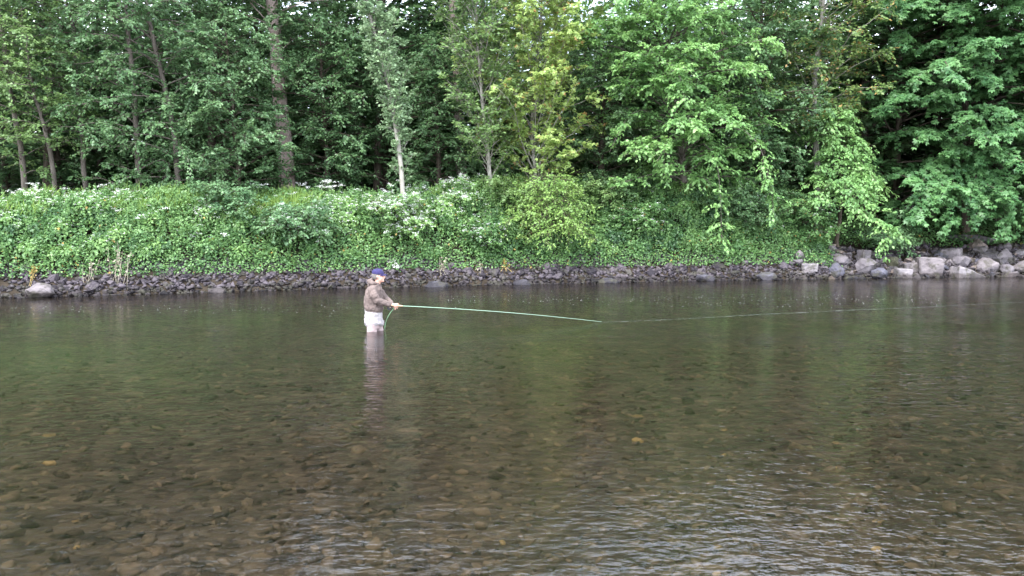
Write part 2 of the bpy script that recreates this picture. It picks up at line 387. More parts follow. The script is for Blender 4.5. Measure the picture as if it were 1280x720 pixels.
# stone facing at the foot of the far bank
n = 12500
X = rng.uniform(-24, 14.5, n); t = rng.uniform(-.30, 1.2, n) ; X = np.where(X > 11, X + rng.uniform(0, 2, n), X)
Yr = Yw(X) + t; Z = terrain(X, Yr) + rng.uniform(-.02, .05, n)
s = rng.lognormal(-2.72, .34, n); s = np.clip(s, .035, .19); S3 = s[:, None] * rng.uniform(.75, 1.25, (n, 3)) * np.array([1.15, 1, .8])
px = 640 + X / Yr * F
vis = ((px > -5) & (px < 1285)) * s / Yr
scatter_stones('rip_rap', bank, rip_protos, np.stack([X, Yr, Z], -1), S3, None, M_rip, vis)
# rubble between the boulders
n = 2600
X = rng.uniform(10.5, 24, n); t = rng.uniform(-.2, 2.7, n); Yr = Yw(X) + t; s = np.clip(rng.lognormal(-2.55, .38, n), .04, .2)
rv, rt, rc_ = [], [], 0
Rq = rot_mats(rng, n, .5)
for q in range(9):
    v, tr_ = tri_data(rip_protos[q]); sel = np.arange(q, n, 9)
    W = np.einsum('nij,nvj->nvi', Rq[sel] * s[sel][:, None, None], np.repeat(v[None] * [1.15, 1, .75], len(sel), 0)) + np.stack([X, Yr, terrain(X, Yr) + s * .2], -1)[sel][:, None]
    rt.append((tr_[None] + (np.arange(len(sel)) * len(v))[:, None, None]).reshape(-1, 3) + rc_); rv.append(W.reshape(-1, 3)); rc_ += W.shape[0] * W.shape[1]
tag(link('rubble', tris_mesh('rubble', np.concatenate(rv), np.concatenate(rt)), M_rip, bank), kind='stuff')
# river bed stones
n = 6600
Yb = 3.4 + 16.0 * rng.uniform(0, 1, n) ** 1.6; X = rng.uniform(-.72, .72, n) * (Yb + 2.0)
s = np.clip(rng.lognormal(-3.0, .40, n), .022, .15); S3 = s[:, None] * rng.uniform(.8, 1.3, (n, 3))
Z = terrain(X, Yb) + s * .05
bp_ = np.stack([X, Yb, Z], -1)
px = 640 + X / Yb * F
scatter_stones('bed_stones', bed, bed_protos, bp_, S3, None, M_bedst, ((px > 0) & (px < 1280) & (Yb > 5.0)) * s / Yb)

# big rocks, one by one
def rock_mat(name, lo, hi): return solid_mat(name, lo, hi, scale=2.6, rough=.8, bump=.8, bscale=9, dist=.06, spec=.25, wet=True)
RM = {'pale': rock_mat('pale_rock', (.12, .108, .115), (.235, .21, .22)), 'grey': rock_mat('grey_rock', (.065, .056, .063), (.155, .137, .147)),
      'blue': rock_mat('blue_grey_rock', (.042, .040, .056), (.105, .10, .125)), 'tan': rock_mat('tan_rock', (.12, .092, .08), (.23, .18, .16)),
      'pink': rock_mat('pinkish_rock', (.088, .075, .080), (.185, .16, .165)), 'moss': rock_mat('mossy_rock', (.035, .04, .02), (.10, .095, .06))}
BOX = [(-1, -1, -1), (1, -1, -1), (-1, 1, -1), (1, 1, -1), (-1, -1, 1), (1, -1, 1), (-1, 1, 1), (1, 1, 1)]
def boulder(px0, px1, py0, py1, mat, label, t=.3, shape='hull', seed=0, depth=.8, water_edge=False):
    r = np.random.default_rng(seed + 100); pc = (px0 + px1) / 2
    # the depth: where the bank stands behind the waterline at this bearing
    Y = 28.0
    for _ in range(6): Y = float(Yw((pc - 640) / F * Y)) + t
    c = at(pc, (py0 + py1) / 2, Y); k = scale_at(Y)
    hx, hz = (px1 - px0) / 2 * k, (py1 - py0) / 2 * k; hy = hx * depth
    ztop = c[2] + hz; zbot = min(c[2] - hz, float(terrain(c[0], Y)) - .08)
    c[2] = (ztop + zbot) / 2; hz = (ztop - zbot) / 2
    if shape == 'block': p = np.array(BOX) * r.uniform(.82, 1.02, (8, 3)); p = np.concatenate([p, stone_pts(r, 6, .9)])
    elif shape == 'wedge': p = np.array([(-.75, -.8, 1), (-.55, .7, .9), (-1, -1, -.9), (-.9, 1, -1), (1, -.8, -.85), (1, .6, -.9), (.1, -.9, .2), (-1, -.5, -.1), (.2, .7, .25)])
    elif shape == 'pyramid': p = np.array([(.15, -.1, 1), (.4, .3, .93), (-1, -.8, -.8), (-.9, .9, -1), (1, -.8, -1), (.9, 1, -.8), (.55, -.6, .3), (-.6, -.5, .15)])
    elif shape == 'slab': p = np.array(BOX) * r.uniform(.75, 1.0, (8, 3)); p = np.concatenate([p, stone_pts(r, 10, .5)])
    else: p = stone_pts(r, 34, .12)
    p = p / np.max(np.abs(p), axis=0) * np.array([hx, hy, hz])
    me = hull_mesh('boulder', p, min(hx, hz) * .10, RM[mat], rough=min(hx, hz) * .10, seed=seed)
    o = link('boulder', me); o.location = c; o.rotation_euler = (r.normal(0, .04), r.normal(0, .04), r.normal(0, .25))
    tag(o, label, 'boulder', 'boulders along the far waterline'); return o
B = boulder
B(1186, 1227, 331, 347, 'pale', 'pale wedge shaped boulder sloping down to the water at right', .1, 'wedge', 1)
B(1146, 1177, 321, 347, 'pink', 'large flat topped square block at the waterline', .35, 'block', 2)
B(1207, 1236, 299, 320, 'tan', 'tan boulder high on the bank under the sycamore', 2.6, 'hull', 3)
B(1240, 1267, 310, 328, 'pink', 'pyramid shaped pinkish boulder near the right edge', 1.5, 'pyramid', 4)
B(1267, 1296, 311, 324, 'pale', 'pale boulder cut by the right edge above the others', 1.7, 'hull', 5)
B(1216, 1248, 322, 345, 'pink', 'broad lumpy pinkish boulder behind the pale wedge', .7, 'hull', 6)
B(1035, 1056, 329, 346, 'blue', 'dark blue grey boulder below the dark hollow', .2, 'hull', 7)
B(1039, 1064, 319, 332, 'grey', 'long grey boulder lying behind the blue grey one', .9, 'hull', 8)
B(1069, 1098, 323, 341, 'grey', 'rounded grey boulder below the hanging leafy branch', .5, 'hull', 9)
B(1087, 1110, 334, 348, 'blue', 'blunt blue grey boulder standing in the water', .05, 'hull', 10)
B(1118, 1139, 335, 347, 'pale', 'low pale flat boulder left of the square block', .1, 'slab', 11)
B(1129, 1147, 328, 341, 'pink', 'small pinkish boulder leaning on the square block', .6, 'block', 12)
B(1000, 1021, 329, 338, 'pale', 'flat pale slab on dark stones left of the hollow', .5, 'slab', 13)
B(946, 972, 339, 351, 'blue', 'dark low boulder half in the water left of the slab', .0, 'hull', 14)
B(869, 895, 342, 352, 'blue', 'low bluish boulder at the water below the bright tree', .0, 'hull', 15)
B(1178, 1202, 310, 322, 'pink', 'thin pinkish slab resting on the upper bank', 1.6, 'slab', 16)
B(1073, 1086, 312, 328, 'grey', 'narrow upright grey stone on the bank', 1.1, 'block', 17, 1.0)
B(1184, 1250, 293, 307, 'grey', 'long dark rock ledge under the sycamore roots', 3.2, 'hull', 18, .5)
B(30, 69, 354, 376, 'pink', 'pale rounded boulder on the left shore', .0, 'hull', 19)
B(530, 562, 351, 361, 'blue', 'dark flat rock at the waterline beyond the angler', -.15, 'hull', 20)
B(1264, 1296, 325, 347, 'pink', 'broad pale boulder cut by the right edge at the water', .4, 'hull', 21)
B(1107, 1124, 320, 337, 'moss', 'dark mossy boulder between grey and pinkish rocks', .9, 'hull', 22)
B(1186, 1215, 318, 331, 'grey', 'grey boulder behind the tip of the pale wedge', 1.0, 'hull', 23)
B(1250, 1268, 329, 346, 'grey', 'small dark boulder between two pale ones at far right', .35, 'hull', 24)
B(745, 775, 347, 354, 'blue', 'thin bluish rock at the waterline right of the rod tip', -.05, 'hull', 25)
B(640, 664, 349, 357, 'blue', 'small dark rock at the waterline above the rod', -.05, 'hull', 26)
B(258, 284, 359, 368, 'grey', 'small grey rock at the waterline left of the angler', -.05, 'hull', 27)
# smaller rocks filling the boulder shore (pieces of the bank)
rr = np.random.default_rng(5)
fill_protos = [hull_mesh('shore_rock', stone_pts(rr, 13, .5), .06, RM[k]) for k in ('grey', 'grey', 'pink', 'blue', 'pink', 'grey', 'tan')]
for k in range(300):
    px = rr.uniform(985, 1330); t = rr.uniform(-.1, 2.4)
    Y = 29.5
    for _ in range(5): Y = float(Yw((px - 640) / F * Y)) + t
    x = (px - 640) / F * Y; s = float(np.clip(rr.lognormal(-2.05, .42), .06, .30))
    o = link('shore_rock', fill_protos[k % 7], None, bank)
    o.location = (x, Y, float(terrain(x, Y)) + s * .25); o.scale = (s * rr.uniform(.9, 1.4), s, s * rr.uniform(.6, .95)); o.rotation_euler = (rr.normal(0, .2), rr.normal(0, .2), rr.uniform(0, 6.3))

#--SPLIT--
# ------------------------------------------------------------------ leaf and bark materials
L_mid = leaf_mat('woodland_leaf', (.046, .108, .044), (.135, .245, .095))
L_blue = leaf_mat('blue_green_leaf', (.055, .122, .050), (.150, .260, .105))
L_soft = leaf_mat('soft_green_leaf', (.078, .15, .050), (.19, .30, .095))
L_dark = leaf_mat('deep_wood_leaf', (.045, .098, .040), (.12, .21, .080))
L_bright = leaf_mat('bright_green_leaf', (.115, .25, .080), (.27, .46, .15), trans=.42)
L_lime = leaf_mat('lime_green_leaf', (.11, .22, .050), (.26, .40, .10), trans=.42)
L_yellow = leaf_mat('yellow_green_leaf', (.21, .33, .085), (.41, .52, .17), odd=(.34, .22, .08), odd_amt=.06, trans=.42)
L_sparse = leaf_mat('olive_yellow_leaf', (.075, .15, .042), (.20, .29, .085), odd=(.33, .22, .07), odd_amt=.10, trans=.4)
L_poplar = leaf_mat('silvery_poplar_leaf', (.11, .19, .09), (.27, .38, .20), trans=.25)
L_maple = leaf_mat('sycamore_leaf', (.045, .13, .045), (.14, .29, .095), trans=.35)
L_hedge = leaf_mat('bank_plant_leaf', (.066, .155, .050), (.23, .38, .115), odd=(.32, .22, .05), odd_amt=.012, patch=.75)
L_grass = leaf_mat('grass_blade', (.14, .26, .055), (.29, .41, .11), trans=.4, patch=.6)
L_shrub = leaf_mat('elder_leaf', (.060, .145, .062), (.17, .29, .125))
L_ivy = leaf_mat('ivy_leaf', (.046, .122, .040), (.145, .27, .082), odd=(.30, .20, .05), odd_amt=.01)
L_flower = leaf_mat('white_blossom', (.58, .60, .55), (.78, .78, .76), trans=.2, gloss=.02)
L_straw = leaf_mat('dry_straw', (.20, .17, .12), (.34, .30, .23), trans=.2)
L_ochre = leaf_mat('yellowed_leaf', (.26, .18, .05), (.38, .28, .08), trans=.3)
K_grey = solid_mat('grey_bark', (.075, .063, .053), (.17, .145, .125), scale=5, rough=.9, bump=.7, bscale=20, dist=.03, stretch=(1, 1, .25), spec=.15)
K_pink = solid_mat('pinkish_bark', (.17, .125, .11), (.33, .265, .24), scale=4, rough=.9, bump=.9, bscale=14, dist=.04, stretch=(1, 1, .22), spec=.15)
K_pale = solid_mat('pale_bark', (.17, .155, .13), (.33, .31, .27), scale=6, rough=.85, bump=.5, bscale=24, dist=.02, stretch=(1, 1, .4), spec=.15)
K_dark = solid_mat('dark_bark', (.045, .035, .027), (.11, .09, .07), scale=5, rough=.95, bump=.7, bscale=18, dist=.03, stretch=(1, 1, .25), spec=.1)

# ------------------------------------------------------------------ trees
def curve_pts(P, k=14):
    P = np.asarray(P, float); d = np.concatenate([[0], np.cumsum(np.linalg.norm(np.diff(P, axis=0), axis=1))])
    s = np.linspace(0, d[-1], k); Q = np.stack([np.interp(s, d, P[:, a]) for a in range(3)], -1)
    for _ in range(2): Q[1:-1] = .25 * Q[:-2] + .5 * Q[1:-1] + .25 * Q[2:]
    return Q
def tree(name, label, trunk, r0, bark, leafm, z0, R, nl, seed, cat='tree', rise=(.25, .8), droop=.35, tw_m=7.0, tw_len=(.35, .8),
         lf=23, ls=.115, shape=KITE, bias=0.35, z_coarse=10.6, up=1.0, leaf_droop=.25, extra_limbs=None, group=None, rtop=.12, limb_r=.33, ivy=None, limb_s0=.12, flower=None, spread=1.0, tz=.5, ntilt=.55):
    """trunk: points from the base upward; R(u): crown reach at relative height u; limbs carry twigs, twigs carry leaves"""
    r = np.random.default_rng(seed)
    T = curve_pts(trunk, 16); base = T[0].copy(); H = T[-1, 2]; k = len(T)
    wob = r.normal(0, .035, (k, 3)); wob[0] = 0; wob[:, 2] = 0; T = T + np.cumsum(wob, 0) * .6
    u = np.linspace(0, 1, k); rad = r0 * ((1 - u) ** .8 * (1 - rtop) + rtop); rad[0] *= 1.25
    ta = Acc(); tubes(ta, T, rad, 9)
    ba = Acc(); la = Acc()
    # limbs
    uu = (np.arange(nl) + r.uniform(0, 1, nl)) / nl
    z = z0 + uu * (H - z0) * .97
    start = np.stack([np.interp(z, T[:, 2], T[:, a]) for a in range(2)] + [z], -1); sr = np.interp(z, T[:, 2], rad)
    az = np.arange(nl) * 2.399963 + r.uniform(-.5, .5, nl)
    dirh = np.stack([np.cos(az), np.sin(az) - bias, np.zeros(nl)], -1); dirh = norm(dirh)
    L = np.array([R(x) for x in uu]) * r.uniform(.65, 1.12, nl)
    rs = r.uniform(rise[0], rise[1], nl); K = 8; s = np.linspace(0, 1, K)
    P = start[:, None] + L[:, None, None] * (dirh[:, None] * s[None, :, None] + np.array([0, 0, 1.0]) * (rs[:, None] * s - droop * s ** 2)[..., None])
    side = np.stack([-dirh[:, 1], dirh[:, 0], np.zeros(nl)], -1)
    P = P + (np.cumsum(r.normal(0, .05, (nl, K)), 1) * s)[..., None] * side[:, None] * L[:, None, None] + np.cumsum(r.normal(0, .03, (nl, K, 3)), 1) * s[None, :, None] * L[:, None, None]
    if extra_limbs:
        ex = np.stack([curve_pts(e, K) for e in extra_limbs]); P = np.concatenate([P, ex])
        L = np.concatenate([L, np.linalg.norm(ex[:, -1] - ex[:, 0], axis=1)]); sr = np.concatenate([sr, np.full(len(ex), r0 * (.6 if r0 > .2 else .28))]); nl += len(ex)
    lr = np.minimum(sr * .5, .008 + L * .010 * (limb_r / .33))
    tubes(ba, P, lr[:, None] * (1 - .85 * s)[None], 4)
    # twigs
    ntw = np.maximum(3, (L * tw_m).astype(int)); li = np.repeat(np.arange(nl), ntw); m = len(li)
    ts = limb_s0 + (1 - limb_s0) * r.uniform(0, 1, m) ** .8
    f = ts * (K - 1); i0 = np.minimum(f.astype(int), K - 2); fr = (f - i0)[:, None]
    p0 = P[li, i0] * (1 - fr) + P[li, i0 + 1] * fr; tg = norm(P[li, i0 + 1] - P[li, i0])
    sd = norm(np.cross(tg, np.array([0, 0, 1.0])) + 1e-6) * r.choice([-1, 1], m)[:, None]
    td = norm(tg * r.uniform(.2, 1, m)[:, None] + sd * r.uniform(.2, 1.1, m)[:, None] * spread + np.stack([r.normal(0, .35, m), r.normal(0, .35, m), r.normal(.24 * tz, tz, m)], -1))
    tl = r.uniform(*tw_len, m) * (1.15 - .45 * ts)
    e1 = p0 + td * tl[:, None] * .55; e2 = p0 + td * tl[:, None] + np.array([0, 0, -1.0]) * (tl * leaf_droop * .6)[:, None]
    tw = np.stack([p0, e1, e2], 1); keep = p0[:, 2] < z_coarse
    tubes(ba, tw[keep][:, [0, 2]], np.repeat(np.array([[.007, .002]]), keep.sum(), 0), 3)
    # leaves
    ln = r.poisson(lf, m); hi = p0[:, 2] > z_coarse; ln = np.where(hi, (ln * .18).astype(int), ln)
    ln = np.where(p0[:, 1] > T[0, 1] + .8, (ln * (.5 if bias else 1)).astype(int), ln)     # fewer leaves on the far side
    ti = np.repeat(np.arange(m), ln); q = len(ti)
    a = r.uniform(.05, 1.05, q)[:, None]
    pos = np.where(a < .55, p0[ti] + (e1 - p0)[ti] * (a / .55), e1[ti] + (e2 - e1)[ti] * ((a - .55) / .45))
    tdir = td[ti]; lat = norm(np.cross(tdir, np.array([0, 0, 1.0])) + 1e-6) * r.choice([-1, 1], q)[:, None]
    pos = pos + lat * (r.uniform(0, .12, q) * tl[ti])[:, None] + r.normal(0, .025, (q, 3))
    D = tdir * r.uniform(.2, 1, q)[:, None] + lat * r.uniform(.2, 1, q)[:, None] + np.array([0, 0, -1.0]) * (leaf_droop * r.uniform(.3, 1.8, q))[:, None]
    N = np.array([0, -.15, up]) + r.normal(0, ntilt, (q, 3)) + dirh[np.minimum(li[ti], len(dirh) - 1)] * .25
    S = ls * r.uniform(.65, 1.25, q) * np.where(hi[ti], 2.1, 1.0)
    leaves(la, pos, D, N, S, shape)
    root = empty(name, base); tag(root, label, cat, group)
    link('trunk', ta.mesh('trunk', True, base), bark, root)
    link('branches', ba.mesh('branches', True, base), bark, root)
    c = link('crown', la.mesh('crown', False, base), leafm, root)
    if flower:
        fa = Acc(); blossom(fa, r, pos[r.choice(q, flower)] + np.array([0, -.06, .05]), .065); link('blossom', fa.mesh('blossom', False, base), L_flower, root)['kind'] = 'stuff'
    return root
def blossom(acc, r, C, rad, k=14, size=.024):
    """flat-topped heads made of many small petals"""
    n = len(C); P = np.repeat(C, k, 0) + np.concatenate([r.normal(0, rad * .5, (n * k, 2)), r.normal(0, rad * .18, (n * k, 1))], 1)
    D = np.concatenate([r.normal(0, 1, (n * k, 2)), r.normal(0, .3, (n * k, 1))], 1)
    N = np.array([0, -.5, 1.0]) + r.normal(0, .4, (n * k, 3))
    leaves(acc, P, D, N, np.full(n * k, size) * r.uniform(.7, 1.4, n * k), KITE)
def bell(lo, hi, k=1.0): return lambda u: lo + (hi - lo) * math.sin(math.pi * min(1, max(0, u)) ** k) ** .8
def taper(lo, hi): return lambda u: lo + (hi - lo) * (1 - u)
def pt(px, py, Y): return at(px, py, Y)
def root_at(px, Y, off=-.1):
    x = (px - 640) / F * Y; return np.array([x, Y, float(terrain(x, Y)) + off])
def line(px_py, Y, H, dx=0.0):
    """trunk through photo pixels at distance Y, carried on to height H"""
    pts = [root_at(px_py[0][0], Y)] + [pt(a, b, Y) for a, b in px_py[1:]]
    p = pts[-1]; d = p - pts[-2]; d = d / np.linalg.norm(d); d = d * .4 + np.array([0, 0, .6])
    if H > p[2]: pts.append(p + d / d[2] * (H - p[2]))
    return np.array(pts)

# left wood: slender alders
tree('alder_tree', 'slender leaning tree at the far left edge', line([(36, 236), (28, 170), (12, 120), (5, 40)], 28.5, 14), .10, K_grey, L_soft, 3.2, bell(1.2, 2.0), 46, 1, ls=.10, group='slender trees on the left bank')
tree('alder_tree', 'slender tree with a pale bushy light green crown at left', line([(74, 236), (68, 200), (52, 140), (40, 90)], 28.2, 8.6), .09, K_grey, L_soft, 4.1, bell(1.1, 1.9), 44, 2, ls=.10, group='slender trees on the left bank')
tree('alder_tree', 'slender tree with its bare trunk third from the left', line([(114, 236), (104, 180), (97, 110), (86, 10)], 29.0, 15), .09, K_grey, L_mid, 4.5, bell(1.2, 2.3), 60, 3, ls=.10, group='slender trees on the left bank')
tree('alder_tree', 'straight slender tree with layered boughs, left of a pair', line([(176, 222), (172, 160), (164, 90), (156, 10)], 28.0, 16), .095, K_grey, L_mid, 2.6, bell(1.5, 2.3), 80, 4, droop=.45, ls=.10, group='slender trees on the left bank')
tree('alder_tree', 'slender leaning tree with layered boughs, right of a pair', line([(228, 222), (217, 160), (203, 90), (182, 10)], 27.8, 15), .095, K_grey, L_blue, 2.6, bell(1.5, 2.4), 84, 5, droop=.45, ls=.105, group='slender trees on the left bank')
# old pinkish trunk
old = tree('old_tree', 'thick old pinkish trunk forking at the top of the wood', line([(362, 240), (356, 180), (347, 120), (343, 60), (338, 0)], 31.0, 17), .31, K_pink, L_dark, 8.2, bell(1.6, 3.4), 46, 6, ls=.13, tw_m=6,
           extra_limbs=[[pt(338, 30, 31.0), pt(325, 18, 30.8), pt(305, -6, 30.5), pt(290, -40, 30.3)], [pt(343, 70, 31.0), pt(365, 50, 30.8), pt(385, 38, 30.6)]])
# bushy masses of the wood's edge
tree('hazel_tree', 'blue green bushy tree in front of the thick old trunk', line([(300, 236), (298, 180), (292, 110)], 28.6, 8.2), .10, K_dark, L_blue, 1.9, bell(1.3, 2.1), 84, 7, cat='tree', ls=.105, droop=.45)
tree('hazel_tree', 'rounded mid green bushy tree right of the old trunk', line([(410, 236), (407, 180), (402, 110)], 31.4, 9.0), .11, K_dark, L_mid, 1.9, bell(1.5, 2.2), 96, 8, ls=.10, droop=.5)
tree('hazel_tree', 'dense dark bushy tree filling the gap right of the silvery tree', line([(548, 236), (548, 180), (545, 120)], 32.0, 8.2), .11, K_dark, L_mid, 2.0, bell(1.3, 1.9), 84, 9, ls=.10, droop=.5)
tree('hazel_tree', 'tall leafy tree above the bushes behind the silvery tree', line([(470, 236), (472, 180), (476, 80), (480, 0)], 33.5, 16), .16, K_dark, L_mid, 4.0, bell(1.6, 2.9), 80, 10, ls=.12, lf=16)
tree('hazel_tree', 'tall dark green tree at the top left corner', line([(60, 236), (62, 150), (66, 0)], 33.0, 17), .18, K_dark, L_mid, 4.0, bell(1.8, 3.0), 80, 11, ls=.12, lf=16)
tree('hazel_tree', 'tall blue green tree between the slender pair and the old trunk', line([(265, 236), (264, 150), (266, 0)], 32.5, 17), .17, K_dark, L_blue, 3.6, bell(1.8, 3.0), 90, 12, ls=.12, lf=16)
# silvery poplar
tree('poplar_tree', 'narrow silvery poplar leaning left with a pale trunk', line([(506, 232), (497, 180), (484, 110), (462, 40), (446, -30)], 28.2, 11.6), .085, K_pale, L_poplar, 4.4, bell(.30, .58), 120, 13, rise=(1.0, 2.2), droop=.1, tw_m=12, tw_len=(.2, .45), lf=22, ls=.095, up=.4, leaf_droop=.1)
tree('poplar_tree', 'second thin stem with pale leaves close right of the silvery poplar', line([(508, 232), (504, 180), (496, 120), (486, 60)], 28.4, 7.6), .07, K_pale, L_poplar, 3.0, bell(.25, .5), 60, 14, rise=(1.0, 2.0), droop=.1, tw_m=11, tw_len=(.15, .35), lf=16, ls=.085, up=.4, leaf_droop=.1)
# tall reddish trunk behind
tree('tall_tree', 'tall bare reddish tan trunk rising behind the poplar', line([(582, 236), (574, 150), (568, 60), (564, 0)], 33.5, 18), .22, K_pink, L_dark, 9.0, bell(1.6, 3.2), 44, 15, ls=.13, tw_m=6)
# thin pale tree and the yellow-green tree
tree('ash_tree', 'thin pale trunk with sparse fine upright twigs', line([(616, 236), (608, 170), (601, 110), (594, 0)], 29.4, 12), .075, K_pale, L_soft, 3.2, bell(1.0, 1.5), 96, 16, rise=(.8, 1.8), droop=.2, tw_m=10, lf=16, ls=.105, limb_r=.2, tw_len=(.3, .7))
tree('maple_tree', 'young yellow green tree with a pale forked trunk', line([(676, 250), (668, 190), (668, 130), (676, 40), (680, -10)], 30.2, 12.0), .065, K_pale, L_yellow, 2.9, bell(1.8, 2.35), 120, 17, rise=(.7, 1.6), droop=.25, tw_m=8, lf=14, ls=.12, shape=MAPLE, tw_len=(.3, .7),
     extra_limbs=[[pt(668, 140, 30.2), pt(655, 90, 30.0), pt(648, 20, 29.9)], [pt(668, 150, 30.2), pt(690, 100, 30.0), pt(706, 30, 29.8)]])
tree('willow_bush', 'yellow green bush drooping over the white flowered bank', line([(690, 262), (688, 240), (684, 228)], 28.6, 3.5), .06, K_dark, L_lime, 1.7, taper(.9, 1.7), 50, 18, cat='bush', rise=(.1, .45), droop=.6, tw_m=9, lf=15, ls=.075, bias=.9,
     extra_limbs=[[pt(690, 240, 28.5), pt(705, 236, 27.8), pt(714, 258, 27.5), pt(712, 285, 27.4)]])
# bright green tree leaning out
tree('bright_tree', 'bright fresh green tree with drooping leaf clusters', line([(856, 262), (853, 190), (838, 120), (822, 60), (815, -10)], 30.8, 11.2), .15, K_grey, L_bright, 3.0, bell(2.3, 3.2, .8), 140, 19, rise=(.45, 1.05), droop=.55, tw_m=7, lf=21, ls=.125, shape=KITE, leaf_droop=.35, bias=.7, tz=.42, ntilt=.5, limb_s0=.2,
     extra_limbs=[[pt(853, 200, 30.8), pt(880, 165, 29.6), pt(900, 195, 28.9), pt(902, 300, 28.6)], [pt(845, 150, 30.8), pt(790, 130, 29.6), pt(762, 190, 28.8)], [pt(848, 170, 30.8), pt(940, 150, 29.4), pt(965, 215, 28.8), pt(968, 270, 28.6)]])
tree('dark_tree', 'dull olive green tree behind the left side of the bright tree', line([(752, 240), (752, 150), (756, 80)], 31.5, 8.2), .14, K_dark, L_dark, 2.6, bell(1.3, 2.3), 74, 20, ls=.10)
# sparse branchy tree
tree('sparse_tree', 'sparse branchy tree with olive leaves and bare grey twigs', line([(1022, 250), (1020, 180), (1016, 120), (1022, 60), (1028, 0)], 32.5, 13), .13, K_pale, L_sparse, 4.2, bell(1.6, 2.6), 56, 21, rise=(.5, 1.2), droop=.3, tw_m=8, lf=19, ls=.12, tw_len=(.4, .9), bias=.6, limb_r=.2,
     extra_limbs=[[pt(1017, 130, 32.5), pt(985, 118, 31.8), pt(950, 108, 31.0)], [pt(1018, 100, 32.5), pt(1050, 85, 31.8), pt(1085, 50, 31.2)]])
tree('green_tree', 'mid green tree between the bright tree and the sparse tree', line([(955, 250), (952, 180), (950, 100)], 32.0, 11.0), .15, K_dark, L_mid, 2.4, bell(1.6, 2.6), 90, 22, ls=.11, bias=.5)
tree('leaning_tree', 'low leaning tree hanging light green sprays over the stones', line([(1046, 300), (1052, 262), (1056, 225), (1050, 190)], 31.8, 6.0), .08, K_dark, L_bright, 3.0, taper(.7, 1.5), 44, 23, rise=(.2, .7), droop=.8, tw_m=9, lf=19, ls=.115, leaf_droop=.45, bias=.9, tz=.35,
     extra_limbs=[[pt(1052, 250, 31.8), pt(1068, 255, 30.6), pt(1090, 272, 30.0), pt(1126, 294, 29.8)], [pt(1052, 245, 31.8), pt(1075, 245, 30.5), pt(1100, 268, 30.0), pt(1106, 302, 29.8)],
                  [pt(1050, 230, 31.8), pt(1040, 225, 30.6), pt(1018, 252, 30.0)], [pt(1050, 235, 31.8), pt(1062, 222, 30.4), pt(1070, 262, 29.8)]])
# sycamores at right
tree('sycamore_tree', 'big dark sycamore with layered plates of lobed leaves at right', line([(1206, 270), (1207, 200), (1205, 120), (1206, 0)], 34.0, 15), .15, K_dark, L_maple, 2.0, bell(3.3, 4.6, .7), 100, 24, rise=(.25, .7), droop=.55, tw_m=7.0, lf=17, ls=.145, shape=MAPLE, leaf_droop=.45, bias=.7, limb_s0=.35, tz=.14, ntilt=.4,
     extra_limbs=[[pt(1206, 190, 34), pt(a, 195, 32.2), pt(a + b, 235, 31.2), pt(a + b * 1.4, c, 30.8)] for a, b, c in [(1180, -22, 268), (1196, -6, 284), (1216, 8, 278), (1232, 20, 290), (1250, 14, 262), (1172, 6, 244), (1226, -10, 252), (1160, -10, 280)]])
tree('sycamore_tree', 'sycamore cut by the right edge of the picture', line([(1316, 270), (1312, 200), (1306, 100)], 33.5, 14), .15, K_dark, L_maple, 2.0, bell(3.0, 4.2, .7), 88, 25, rise=(.25, .7), droop=.55, tw_m=7.0, lf=17, ls=.145, shape=MAPLE, leaf_droop=.45, bias=.7, limb_s0=.35, tz=.14, ntilt=.4)
tree('sycamore_tree', 'dark sycamore standing left of the big one, behind the hanging sprays', line([(1118, 270), (1120, 200), (1124, 60), (1126, 0)], 35.0, 15), .15, K_dark, L_maple, 2.0, bell(3.0, 4.2, .7), 84, 26, rise=(.25, .7), droop=.5, tw_m=7.0, lf=16, ls=.145, shape=MAPLE, leaf_droop=.45, bias=.6, limb_s0=.35, tz=.14, ntilt=.4)
# the deep wood behind: a few trees grown once, then copied with their parts
def copy_tree(o, loc, rz, sc):
    c = o.copy(); COL.objects.link(c); c.location = loc; c.rotation_euler = (0, 0, rz); c.scale = sc
    for ch in o.children:
        d = ch.copy(); COL.objects.link(d); d.parent = c
    return c
def wood_proto(k, H, lo, hi, nl, ls, lf, tl):
    return tree('wood_tree', 'dark leafy tree deep in the wood behind the front trees', np.array([[0, 0, -.1], [.15, 0, H * .4], [.25, .1, H]]), .18, K_dark, L_dark if k % 2 else L_mid, .5, bell(lo, hi, .8), nl, 40 + k, ls=ls, tw_m=5.5, lf=lf, tw_len=tl, group='deep wood trees', bias=0)
protos = [wood_proto(k, 16, 2.0, 3.0, 96, .17, 17, (.5, 1.1)) for k in range(4)]
spots = [(-70, 31, 13), (10, 36, 12.5), (75, 34.5, 11), (130, 37, 13), (210, 36, 12), (285, 35, 12), (330, 38, 13), (420, 37, 13), (480, 35, 11), (520, 38, 12), (610, 36, 13), (690, 38, 10), (770, 39, 8.5), (850, 38, 9), (905, 35, 10), (930, 38, 12),
         (1010, 38, 12), (1075, 35.5, 12), (1100, 38, 14), (1160, 36, 14), (1190, 38, 17), (1245, 35.5, 14), (1290, 37, 17), (1380, 33, 15)]
spots += [(-150 + k * 88 + (k * 37 % 31), 43 + (k * 7 % 11), 10 if abs(-150 + k * 88 - 790) > 150 else 9.5) for k in range(18)]
spots += [(-120 + k * 84 + (k * 23 % 29), 56 + (k * 5 % 9), 11 if abs(-120 + k * 84 - 790) > 150 else 10.5) for k in range(18)]
spots += [(-40 + k * 74 + (k * 31 % 40), 39 + (k * 3 % 4), 6.5 + (k * 5 % 3)) for k in range(19)]
